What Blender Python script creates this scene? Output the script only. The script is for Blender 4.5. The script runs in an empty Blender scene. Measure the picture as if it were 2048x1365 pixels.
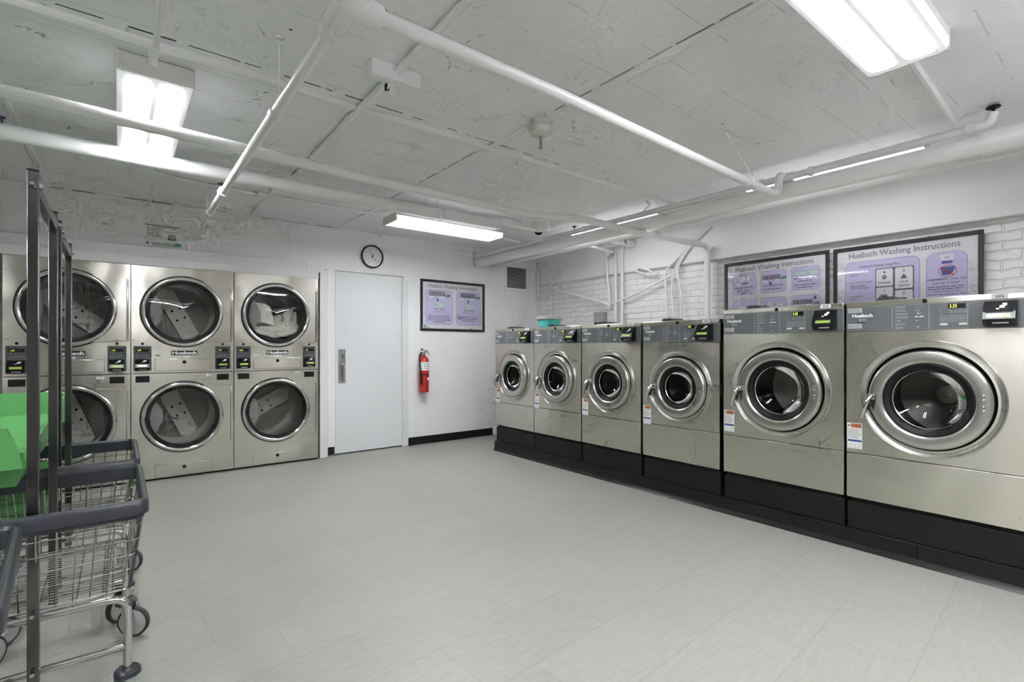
import bpy, bmesh, math, random
from mathutils import Vector, Matrix
random.seed(7)
C = bpy.context.scene.collection
SC = bpy.context.scene
R = math.radians
PI = math.pi
# ---------------------------------------------------------------- camera, world, exposure
cam_d = bpy.data.cameras.new('camera'); cam = bpy.data.objects.new('camera', cam_d); C.objects.link(cam)
cam.location = (0, 0, 1.23); cam.rotation_euler = (R(90), 0, R(-37.89))
cam_d.sensor_width = 36; cam_d.lens = 1011.4 / 2048 * 36; cam_d.shift_y = 13.5 / 2048; cam_d.clip_start = 0.05
SC.camera = cam
SC.view_settings.view_transform = 'Standard'; SC.view_settings.look = 'None'
SC.view_settings.gamma = 1; SC.view_settings.exposure = 0.33; SC.view_settings.use_curve_mapping = False
SC.cycles.use_denoising = True
SC.cycles.use_adaptive_sampling = True; SC.cycles.adaptive_threshold = 0.14; SC.cycles.adaptive_min_samples = 12
SC.cycles.max_bounces = 7; SC.cycles.diffuse_bounces = 4; SC.cycles.glossy_bounces = 3; SC.cycles.transparent_max_bounces = 6
SC.cycles.sample_clamp_indirect = 6
w = bpy.data.worlds.new('world'); SC.world = w; w.use_nodes = True
w.node_tree.nodes['Background'].inputs[0].default_value = (0.8, 0.85, 1, 1)
w.node_tree.nodes['Background'].inputs[1].default_value = 0.0
LAMP = 84.0            # strength of the fluorescent lenses

# ---------------------------------------------------------------- materials
def nt(name):
    m = bpy.data.materials.new(name); m.use_nodes = True
    return m, m.node_tree.nodes, m.node_tree.links, m.node_tree.nodes['Principled BSDF']
def mat(name, col, rough=0.5, metal=0.0, noise=0, nscale=6, bump=0, bscale=60, spec=0.5, coat=0, emit=0, aniso=0):
    m, N, L, b = nt(name)
    b.inputs['Base Color'].default_value = (*col, 1); b.inputs['Roughness'].default_value = rough
    b.inputs['Metallic'].default_value = metal; b.inputs['Specular IOR Level'].default_value = spec
    b.inputs['Coat Weight'].default_value = coat
    if emit:
        b.inputs['Emission Color'].default_value = (*col, 1); b.inputs['Emission Strength'].default_value = emit
    if noise or bump:
        tc = N.new('ShaderNodeTexCoord')
    if noise:
        n = N.new('ShaderNodeTexNoise'); n.inputs['Scale'].default_value = nscale; n.inputs['Detail'].default_value = 5
        L.new(tc.outputs['Object'], n.inputs['Vector'])
        mx = N.new('ShaderNodeMix'); mx.data_type = 'RGBA'
        mx.inputs[6].default_value = (*[c * (1 - noise) for c in col], 1); mx.inputs[7].default_value = (*[min(1, c * (1 + noise)) for c in col], 1)
        L.new(n.outputs['Fac'], mx.inputs[0]); L.new(mx.outputs[2], b.inputs['Base Color'])
    if bump:
        n2 = N.new('ShaderNodeTexNoise'); n2.inputs['Scale'].default_value = bscale; n2.inputs['Detail'].default_value = 4
        L.new(tc.outputs['Object'], n2.inputs['Vector'])
        bp = N.new('ShaderNodeBump'); bp.inputs['Strength'].default_value = bump; bp.inputs['Distance'].default_value = 0.01
        L.new(n2.outputs['Fac'], bp.inputs['Height']); L.new(bp.outputs[0], b.inputs['Normal'])
    return m
ANR = 0.25
def steel(name, col, rough, wav=0.25, streak=(2.0, 2.0, 420)):
    """brushed stainless sheet: fine horizontal grain in the roughness, slow waves in the sheet"""
    m, N, L, b = nt(name)
    b.inputs['Metallic'].default_value = 1
    tc = N.new('ShaderNodeTexCoord'); mp = N.new('ShaderNodeMapping'); mp.inputs['Scale'].default_value = streak
    L.new(tc.outputs['Object'], mp.inputs['Vector'])
    n = N.new('ShaderNodeTexNoise'); n.inputs['Scale'].default_value = 2.0; n.inputs['Detail'].default_value = 3
    L.new(mp.outputs[0], n.inputs['Vector'])
    mr = N.new('ShaderNodeMapRange'); mr.inputs[3].default_value = rough - 0.005; mr.inputs[4].default_value = rough + 0.005
    L.new(n.outputs['Fac'], mr.inputs[0]); L.new(mr.outputs[0], b.inputs['Roughness'])
    mx = N.new('ShaderNodeMix'); mx.data_type = 'RGBA'
    mx.inputs[6].default_value = (*[c * 0.98 for c in col], 1); mx.inputs[7].default_value = (*[min(1, c * 1.02) for c in col], 1)
    L.new(n.outputs['Fac'], mx.inputs[0]); L.new(mx.outputs[2], b.inputs['Base Color'])
    n2 = N.new('ShaderNodeTexNoise'); n2.inputs['Scale'].default_value = 2.6; n2.inputs['Detail'].default_value = 1
    L.new(tc.outputs['Object'], n2.inputs['Vector'])
    bp = N.new('ShaderNodeBump'); bp.inputs['Strength'].default_value = wav; bp.inputs['Distance'].default_value = 0.05
    L.new(n2.outputs['Fac'], bp.inputs['Height']); L.new(bp.outputs[0], b.inputs['Normal'])
    b.inputs['Anisotropic'].default_value = 0.8; b.inputs['Anisotropic Rotation'].default_value = ANR
    tg = N.new('ShaderNodeVectorTransform'); tg.vector_type = 'VECTOR'; tg.convert_from = 'OBJECT'; tg.convert_to = 'WORLD'; tg.inputs[0].default_value = (1, 0, 0.001); L.new(tg.outputs[0], b.inputs['Tangent'])
    return m
def mathn(N, L, op, a, b=None, c=None):
    n = N.new('ShaderNodeMath'); n.operation = op
    for i, v in enumerate((a, b, c)):
        if v is None: continue
        if isinstance(v, (int, float)): n.inputs[i].default_value = v
        else: L.new(v, n.inputs[i])
    return n.outputs[0]

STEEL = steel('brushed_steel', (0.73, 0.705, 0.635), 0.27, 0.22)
STEELD = steel('dryer_steel_darkened', (0.56, 0.54, 0.485), 0.25, 0.3)  # same stainless as the washers, colour darkened to offset bright reflections
STEEL2 = mat('brushed_steel_door', (0.66, 0.65, 0.62), 0.26, 1)
CHROME = mat('chrome', (0.66, 0.66, 0.65), 0.1, 1)
WIRE = mat('zinc_wire', (0.45, 0.44, 0.42), 0.2, 1)
POST = mat('polished_tube_darkened', (0.17, 0.17, 0.175), 0.2, 1)  # dark reflections of the room put into the tube colour
DRUM = mat('drum_steel', (0.5, 0.49, 0.47), 0.38, 1)
BAFFLE = mat('baffle_grey', (0.85, 0.84, 0.80), 0.5)
REFLECTION = mat('grey_reflection', (0.22, 0.225, 0.225), 0.45)  # grey of the reflection painted behind the dryer glass
BLACK = mat('black_rubber', (0.008, 0.008, 0.009), 0.45, spec=0.22)
GAP = mat('dark_gap', (0.006, 0.006, 0.006), 0.8)
GLOSSBLK = mat('black_plastic', (0.008, 0.008, 0.009), 0.25, spec=0.35)
PANEL = mat('grey_overlay', (0.115, 0.125, 0.132), 0.38)
PANELD = mat('grey_overlay_dark', (0.06, 0.065, 0.068), 0.4)
LINE = mat('pale_print', (0.55, 0.57, 0.57), 0.5)
DIM = mat('dim_print', (0.27, 0.29, 0.30), 0.5)
WHITEP = mat('white_print', (0.82, 0.82, 0.82), 0.5)
PALEGREEN = mat('pale_key', (0.60, 0.66, 0.60), 0.45)
GREENP = mat('green_print', (0.10, 0.36, 0.07), 0.5)
DISPLAY = mat('display_window', (0.01, 0.012, 0.008), 0.15)
DIGIT = mat('lit_digits', (0.75, 0.85, 0.12), 0.5, emit=0.9)
LCD = mat('green_lcd', (0.27, 0.42, 0.09), 0.3, emit=0.25)
LCDW = mat('bright_lcd', (0.80, 0.90, 0.72), 0.3, emit=0.25)
STICK = mat('white_sticker', (0.80, 0.80, 0.78), 0.5)
STICKG = mat('grey_sticker', (0.42, 0.44, 0.43), 0.5)
ORANGE = mat('orange_print', (0.42, 0.12, 0.04), 0.5)
BLUE = mat('blue_print', (0.05, 0.10, 0.28), 0.5)
INK = mat('dark_ink', (0.03, 0.03, 0.035), 0.5)
INKG = mat('grey_ink', (0.17, 0.16, 0.19), 0.5)
LAV = mat('lavender_print', (0.64, 0.60, 0.83), 0.32, noise=0.04, nscale=3)
POSTER = mat('poster_paper', (0.80, 0.79, 0.84), 0.3, noise=0.05, nscale=5)
PURPLE = mat('purple_print', (0.10, 0.07, 0.24), 0.5)
SWIRL = mat('poster_swirl', (0.56, 0.55, 0.60), 0.35)
TEALP = mat('teal_print', (0.08, 0.33, 0.24), 0.5)
MINT = mat('mint_print', (0.66, 0.80, 0.78), 0.5)
REDP = mat('red_print', (0.62, 0.04, 0.05), 0.5)
NAVY = mat('navy_print', (0.10, 0.13, 0.40), 0.5)
FRAMEB = mat('black_frame', (0.018, 0.018, 0.02), 0.35)
PAINT = mat('white_paint', (0.87, 0.87, 0.88), 0.45, bump=0.12, bscale=14)
FARWALL = mat('unseen_wall_darkened', (0.40, 0.375, 0.35), 0.6)  # unseen walls, tone darkened so the steel reflects more contrast
PIPEP = mat('white_pipe_paint', (0.86, 0.86, 0.86), 0.3, bump=0.05, bscale=26)
TRIMP = mat('trim_paint', (0.78, 0.78, 0.79), 0.4)
DOORP = mat('door_paint', (0.75, 0.76, 0.78), 0.45, bump=0.04, bscale=9)
COVE = mat('black_cove_base', (0.009, 0.009, 0.010), 0.32, spec=0.3)
PLINTHM = mat('black_plinth', (0.008, 0.009, 0.0075), 0.36, noise=0.3, nscale=3, spec=0.3)
TITLE = mat('grey_title_print', (0.26, 0.25, 0.28), 0.5)
RED = mat('extinguisher_red', (0.52, 0.018, 0.018), 0.25, coat=0.4)
TEAL = mat('teal_plastic', (0.05, 0.44, 0.42), 0.4)
GREYPL = mat('grey_plastic', (0.36, 0.35, 0.36), 0.45)
LIDG = mat('soap_lid_grey', (0.05, 0.052, 0.058), 0.4)
BUMPER = mat('bumper_slate', (0.035, 0.038, 0.048), 0.33)
GREEN = mat('green_plastic', (0.125, 0.40, 0.13), 0.25)
GREEN.node_tree.nodes['Principled BSDF'].inputs['Subsurface Weight'].default_value = 0.0
WHEEL = mat('grey_wheel', (0.40, 0.41, 0.40), 0.4)
TYRE = mat('dark_tyre', (0.03, 0.03, 0.035), 0.5)
GALV = mat('zinc_bracket', (0.50, 0.55, 0.54), 0.35, 0.7)
CLOCKF = mat('clock_face', (0.80, 0.80, 0.82), 0.3)
HOUSING = mat('fixture_enamel', (0.74, 0.74, 0.73), 0.4)
ALU = mat('brushed_lock_plate', (0.42, 0.42, 0.43), 0.35, 0.9)
LOUVER = mat('vent_enamel', (0.50, 0.49, 0.47), 0.5)
CREAMP = mat('ivory_plastic', (0.66, 0.67, 0.60), 0.45)
DBLUE = mat('blue_valve', (0.02, 0.03, 0.12), 0.4)
def towel_mat():
    m, N, L, b = nt('towel_cloth')
    b.inputs['Base Color'].default_value = (0.80, 0.79, 0.72, 1); b.inputs['Roughness'].default_value = 0.95
    tc = N.new('ShaderNodeTexCoord'); wv = N.new('ShaderNodeTexWave'); wv.inputs['Scale'].default_value = 26; wv.inputs['Distortion'].default_value = 1.5
    L.new(tc.outputs['Object'], wv.inputs['Vector'])
    bp = N.new('ShaderNodeBump'); bp.inputs['Strength'].default_value = 0.5; bp.inputs['Distance'].default_value = 0.01
    L.new(wv.outputs['Fac'], bp.inputs['Height']); L.new(bp.outputs[0], b.inputs['Normal'])
    return m
TOWEL = towel_mat()
def glass_mat(name, tint, ior=1.5):
    m = bpy.data.materials.new(name); m.use_nodes = True
    N = m.node_tree.nodes; L = m.node_tree.links; N.clear()
    out = N.new('ShaderNodeOutputMaterial'); mx = N.new('ShaderNodeMixShader'); tr = N.new('ShaderNodeBsdfTransparent'); gl = N.new('ShaderNodeBsdfGlossy')
    fr = N.new('ShaderNodeFresnel'); fr.inputs[0].default_value = ior
    tr.inputs[0].default_value = (*tint, 1); gl.inputs[0].default_value = (1, 1, 1, 1); gl.inputs['Roughness'].default_value = 0.02
    L.new(fr.outputs[0], mx.inputs[0]); L.new(tr.outputs[0], mx.inputs[1]); L.new(gl.outputs[0], mx.inputs[2]); L.new(mx.outputs[0], out.inputs[0])
    return m
GLASS = glass_mat('smoked_glass', (0.93, 0.935, 0.93))
GLASSW = glass_mat('washer_glass', (0.46, 0.46, 0.45), 1.32)
DRUMW = mat('washer_drum_steel', (0.27, 0.26, 0.25), 0.3, 1)
CLEAR = glass_mat('clear_cover', (0.97, 0.97, 0.97), 1.3)

def perf_mat():
    m, N, L, b = nt('perforated_steel')
    tc = N.new('ShaderNodeTexCoord'); sp = N.new('ShaderNodeSeparateXYZ'); L.new(tc.outputs['Object'], sp.inputs[0])
    k = 2 * PI / 0.026
    a = mathn(N, L, 'SINE', mathn(N, L, 'MULTIPLY', mathn(N, L, 'ADD', sp.outputs[0], sp.outputs[2]), k))
    c = mathn(N, L, 'SINE', mathn(N, L, 'MULTIPLY', mathn(N, L, 'SUBTRACT', sp.outputs[0], sp.outputs[2]), k))
    h = mathn(N, L, 'GREATER_THAN', mathn(N, L, 'MULTIPLY', a, c), 0.28)
    mx = N.new('ShaderNodeMix'); mx.data_type = 'RGBA'; mx.inputs[6].default_value = (0.46, 0.45, 0.42, 1); mx.inputs[7].default_value = (0.01, 0.01, 0.01, 1)
    L.new(h, mx.inputs[0]); L.new(mx.outputs[2], b.inputs['Base Color'])
    b.inputs['Metallic'].default_value = 0.35; b.inputs['Roughness'].default_value = 0.5
    return m
PERF = perf_mat()

def floor_mat():
    m, N, L, b = nt('vinyl_tile')
    tc = N.new('ShaderNodeTexCoord'); sp = N.new('ShaderNodeSeparateXYZ'); L.new(tc.outputs['Object'], sp.inputs[0])
    x, y = sp.outputs[0], sp.outputs[1]
    th = 0.074; ts = 0.333
    v = mathn(N, L, 'DIVIDE', mathn(N, L, 'SUBTRACT', mathn(N, L, 'SUBTRACT', y, mathn(N, L, 'MULTIPLY', x, th)), 0.402), ts)
    row = mathn(N, L, 'FLOOR', v)
    u = mathn(N, L, 'ADD', x, mathn(N, L, 'MULTIPLY', y, th))
    u = mathn(N, L, 'DIVIDE', mathn(N, L, 'ADD', mathn(N, L, 'SUBTRACT', u, 2.497), mathn(N, L, 'MULTIPLY', row, 0.222)), 2 * ts)
    def line(t, wd):
        f = mathn(N, L, 'FRACT', t); d = mathn(N, L, 'ABSOLUTE', mathn(N, L, 'SUBTRACT', f, 0.5))
        return mathn(N, L, 'GREATER_THAN', d, 0.5 - wd)
    lv = line(v, 0.0035); lu = line(u, 0.0022)
    ln = mathn(N, L, 'MAXIMUM', mathn(N, L, 'MULTIPLY', lv, 1.0), mathn(N, L, 'MULTIPLY', lu, 0.7))
    # per tile tone
    cmb = N.new('ShaderNodeCombineXYZ'); L.new(mathn(N, L, 'FLOOR', u), cmb.inputs[0]); L.new(row, cmb.inputs[1])
    wn = N.new('ShaderNodeTexWhiteNoise'); wn.noise_dimensions = '3D'; L.new(cmb.outputs[0], wn.inputs[0])
    mp = N.new('ShaderNodeMapping'); mp.inputs['Scale'].default_value = (9, 42, 1); mp.inputs['Rotation'].default_value = (0, 0, -0.5)
    L.new(tc.outputs['Object'], mp.inputs['Vector'])
    n = N.new('ShaderNodeTexNoise'); n.inputs['Scale'].default_value = 1.3; n.inputs['Detail'].default_value = 6; n.inputs['Roughness'].default_value = 0.65
    L.new(mp.outputs[0], n.inputs['Vector'])
    cr = N.new('ShaderNodeValToRGB'); cr.color_ramp.elements[0].position = 0.25; cr.color_ramp.elements[1].position = 0.75
    cr.color_ramp.elements[0].color = (0.310, 0.314, 0.278, 1); cr.color_ramp.elements[1].color = (0.375, 0.380, 0.342, 1)
    L.new(n.outputs['Fac'], cr.inputs[0])
    tone = mathn(N, L, 'ADD', mathn(N, L, 'MULTIPLY', wn.outputs['Value'], 0.05), 0.97)
    hsv = N.new('ShaderNodeHueSaturation'); L.new(cr.outputs[0], hsv.inputs['Color']); L.new(tone, hsv.inputs['Value'])
    mx = N.new('ShaderNodeMix'); mx.data_type = 'RGBA'; mx.inputs[7].default_value = (0.22, 0.21, 0.18, 1)
    L.new(mathn(N, L, 'MULTIPLY', ln, 0.75), mx.inputs[0]); L.new(hsv.outputs[0], mx.inputs[6]); L.new(mx.outputs[2], b.inputs['Base Color'])
    b.inputs['Roughness'].default_value = 0.42; b.inputs['Specular IOR Level'].default_value = 0.4
    return m
def ceiling_mat():
    m, N, L, b = nt('painted_concrete_ceiling')
    tc = N.new('ShaderNodeTexCoord')
    n = N.new('ShaderNodeTexNoise'); n.inputs['Scale'].default_value = 3.0; n.inputs['Detail'].default_value = 8; n.inputs['Roughness'].default_value = 0.6
    L.new(tc.outputs['Object'], n.inputs['Vector'])
    sp = N.new('ShaderNodeSeparateXYZ'); L.new(tc.outputs['Object'], sp.inputs[0])
    # board joints of the formwork, running along x, wandering a little
    n3 = N.new('ShaderNodeTexNoise'); n3.inputs['Scale'].default_value = 0.8; L.new(tc.outputs['Object'], n3.inputs['Vector'])
    yy = mathn(N, L, 'ADD', sp.outputs[1], mathn(N, L, 'MULTIPLY', n3.outputs['Fac'], 0.05))
    f = mathn(N, L, 'FRACT', mathn(N, L, 'DIVIDE', yy, 0.245))
    d = mathn(N, L, 'ABSOLUTE', mathn(N, L, 'SUBTRACT', f, 0.5))
    jl = mathn(N, L, 'GREATER_THAN', d, 0.488)
    n4 = N.new('ShaderNodeTexNoise'); n4.inputs['Scale'].default_value = 2.3; n4.inputs['Detail'].default_value = 3; L.new(tc.outputs['Object'], n4.inputs['Vector'])
    jm = mathn(N, L, 'MULTIPLY', jl, mathn(N, L, 'GREATER_THAN', n4.outputs['Fac'], 0.50))
    # chips and pits in the paint
    vo = N.new('ShaderNodeTexVoronoi'); vo.inputs['Scale'].default_value = 5.2; vo.inputs['Randomness'].default_value = 1; L.new(tc.outputs['Object'], vo.inputs['Vector'])
    pit = mathn(N, L, 'LESS_THAN', vo.outputs['Distance'], 0.038)
    n5 = N.new('ShaderNodeTexNoise'); n5.inputs['Scale'].default_value = 1.6; L.new(tc.outputs['Object'], n5.inputs['Vector'])
    pit = mathn(N, L, 'MULTIPLY', pit, mathn(N, L, 'GREATER_THAN', n5.outputs['Fac'], 0.53))
    mx = N.new('ShaderNodeMix'); mx.data_type = 'RGBA'; mx.inputs[6].default_value = (0.86, 0.86, 0.87, 1); mx.inputs[7].default_value = (0.91, 0.91, 0.92, 1)
    L.new(n.outputs['Fac'], mx.inputs[0])
    v2 = N.new('ShaderNodeTexVoronoi'); v2.feature = 'DISTANCE_TO_EDGE'; v2.inputs['Scale'].default_value = 3.1
    n7 = N.new('ShaderNodeTexNoise'); n7.inputs['Scale'].default_value = 9; n7.inputs['Detail'].default_value = 4; L.new(tc.outputs['Object'], n7.inputs['Vector'])
    vs_ = N.new('ShaderNodeVectorMath'); vs_.operation = 'SCALE'; vs_.inputs['Scale'].default_value = 0.12; L.new(n7.outputs['Color'], vs_.inputs[0])
    va_ = N.new('ShaderNodeVectorMath'); va_.operation = 'ADD'; L.new(tc.outputs['Object'], va_.inputs[0]); L.new(vs_.outputs[0], va_.inputs[1]); L.new(va_.outputs[0], v2.inputs['Vector'])
    n8 = N.new('ShaderNodeTexNoise'); n8.inputs['Scale'].default_value = 2.1; n8.inputs['Detail'].default_value = 3; L.new(tc.outputs['Object'], n8.inputs['Vector'])
    n9 = N.new('ShaderNodeTexNoise'); n9.inputs['Scale'].default_value = 30; L.new(tc.outputs['Object'], n9.inputs['Vector'])
    crk = mathn(N, L, 'MULTIPLY', mathn(N, L, 'LESS_THAN', v2.outputs['Distance'], 0.010), mathn(N, L, 'MULTIPLY', mathn(N, L, 'GREATER_THAN', n8.outputs['Fac'], 0.625), mathn(N, L, 'GREATER_THAN', n9.outputs['Fac'], 0.50)))
    pit = mathn(N, L, 'MAXIMUM', mathn(N, L, 'MAXIMUM', pit, mathn(N, L, 'MULTIPLY', crk, 0.55)), mathn(N, L, 'MULTIPLY', jm, 0.22))
    m2 = N.new('ShaderNodeMix'); m2.data_type = 'RGBA'; m2.inputs[7].default_value = (0.08, 0.08, 0.08, 1); L.new(pit, m2.inputs[0]); L.new(mx.outputs[2], m2.inputs[6])
    L.new(m2.outputs[2], b.inputs['Base Color'])
    b.inputs['Roughness'].default_value = 0.42
    n6 = N.new('ShaderNodeTexNoise'); n6.inputs['Scale'].default_value = 28; n6.inputs['Detail'].default_value = 4; L.new(tc.outputs['Object'], n6.inputs['Vector'])
    h = mathn(N, L, 'SUBTRACT', mathn(N, L, 'ADD', n.outputs['Fac'], mathn(N, L, 'MULTIPLY', n6.outputs['Fac'], 0.22)), mathn(N, L, 'MULTIPLY', jm, 0.28))
    bp = N.new('ShaderNodeBump'); bp.inputs['Strength'].default_value = 0.6; bp.inputs['Distance'].default_value = 0.02
    L.new(h, bp.inputs['Height']); L.new(bp.outputs[0], b.inputs['Normal'])
    return m
def brick_mat():
    m, N, L, b = nt('painted_brick')
    tc = N.new('ShaderNodeTexCoord'); sp = N.new('ShaderNodeSeparateXYZ'); L.new(tc.outputs['Object'], sp.inputs[0])
    cb = N.new('ShaderNodeCombineXYZ'); L.new(sp.outputs[1], cb.inputs[0]); L.new(sp.outputs[2], cb.inputs[1])
    n = N.new('ShaderNodeTexNoise'); n.inputs['Scale'].default_value = 7; n.inputs['Detail'].default_value = 5; L.new(tc.outputs['Object'], n.inputs['Vector'])
    va = N.new('ShaderNodeVectorMath'); va.operation = 'SCALE'; L.new(n.outputs['Color'], va.inputs[0]); va.inputs['Scale'].default_value = 0.055
    vb = N.new('ShaderNodeVectorMath'); vb.operation = 'ADD'; L.new(cb.outputs[0], vb.inputs[0]); L.new(va.outputs[0], vb.inputs[1])
    br = N.new('ShaderNodeTexBrick'); br.inputs['Scale'].default_value = 1; br.inputs['Brick Width'].default_value = 0.21; br.inputs['Row Height'].default_value = 0.07
    br.inputs['Mortar Size'].default_value = 0.008; br.inputs['Mortar Smooth'].default_value = 0.6
    L.new(vb.outputs[0], br.inputs['Vector'])
    h = mathn(N, L, 'ADD', mathn(N, L, 'MULTIPLY', br.outputs['Fac'], -0.6), mathn(N, L, 'MULTIPLY', n.outputs['Fac'], 1.5))
    bp = N.new('ShaderNodeBump'); bp.inputs['Strength'].default_value = 0.9; bp.inputs['Distance'].default_value = 0.012
    L.new(h, bp.inputs['Height']); L.new(bp.outputs[0], b.inputs['Normal'])
    b.inputs['Base Color'].default_value = (0.87, 0.87, 0.87, 1); b.inputs['Roughness'].default_value = 0.5
    return m
FLOOR = floor_mat(); CEIL = ceiling_mat(); BRICK = brick_mat()
def lens_mat(name, axis, c0, c1, strength, sd=0.0, base=0.0035):
    """ribbed acrylic lens lit by two tubes running behind it along the fixture"""
    m, N, L, b = nt(name)
    b.inputs['Base Color'].default_value = (0.85, 0.85, 0.85, 1); b.inputs['Roughness'].default_value = 0.35
    b.inputs['Emission Color'].default_value = (0.95, 0.968, 1.0, 1)
    tc = N.new('ShaderNodeTexCoord'); sp = N.new('ShaderNodeSeparateXYZ'); L.new(tc.outputs['Object'], sp.inputs[0])
    t = mathn(N, L, 'ABSOLUTE', sp.outputs[axis])
    lon = mathn(N, L, 'ABSOLUTE', sp.outputs[1 - axis])
    a = mathn(N, L, 'DIVIDE', mathn(N, L, 'SUBTRACT', t, c0), c1)
    g = mathn(N, L, 'POWER', 2.718, mathn(N, L, 'MULTIPLY', mathn(N, L, 'MULTIPLY', a, a), -1.0))
    e = N.new('ShaderNodeMapRange'); e.interpolation_type = 'SMOOTHSTEP'; e.inputs[1].default_value = 0.585; e.inputs[2].default_value = 0.47; e.inputs[3].default_value = 0; e.inputs[4].default_value = 1
    L.new(lon, e.inputs[0])
    side = mathn(N, L, 'MULTIPLY', mathn(N, L, 'GREATER_THAN', sp.outputs[2], 0.012), sd)
    g = mathn(N, L, 'MAXIMUM', mathn(N, L, 'MULTIPLY', g, mathn(N, L, 'LESS_THAN', sp.outputs[2], 0.012)), side)
    s = mathn(N, L, 'ADD', mathn(N, L, 'MULTIPLY', mathn(N, L, 'MULTIPLY', g, e.outputs[0]), strength * 1.2), strength * base)
    L.new(s, b.inputs['Emission Strength'])
    return m
LENS_Y = lens_mat('lit_lens_across_y', 1, 0.068, 0.024, LAMP)
LENS_S = lens_mat('lit_lens_bright_sides', 1, 0.068, 0.022, LAMP, 0.05, 0.014)
LENS_X = lens_mat('lit_lens_across_x', 0, 0.068, 0.024, LAMP)

ADDED_UPLIGHT = mat('added_uplight', (0.95, 0.965, 1), 0.5, emit=LAMP * 3.6)  # glow of the added out-of-view fixtures, brightening the ceiling
LENS_N = mat('lit_strip_lens', (0.97, 0.985, 1.0), 0.4, emit=LAMP * .20)
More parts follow.
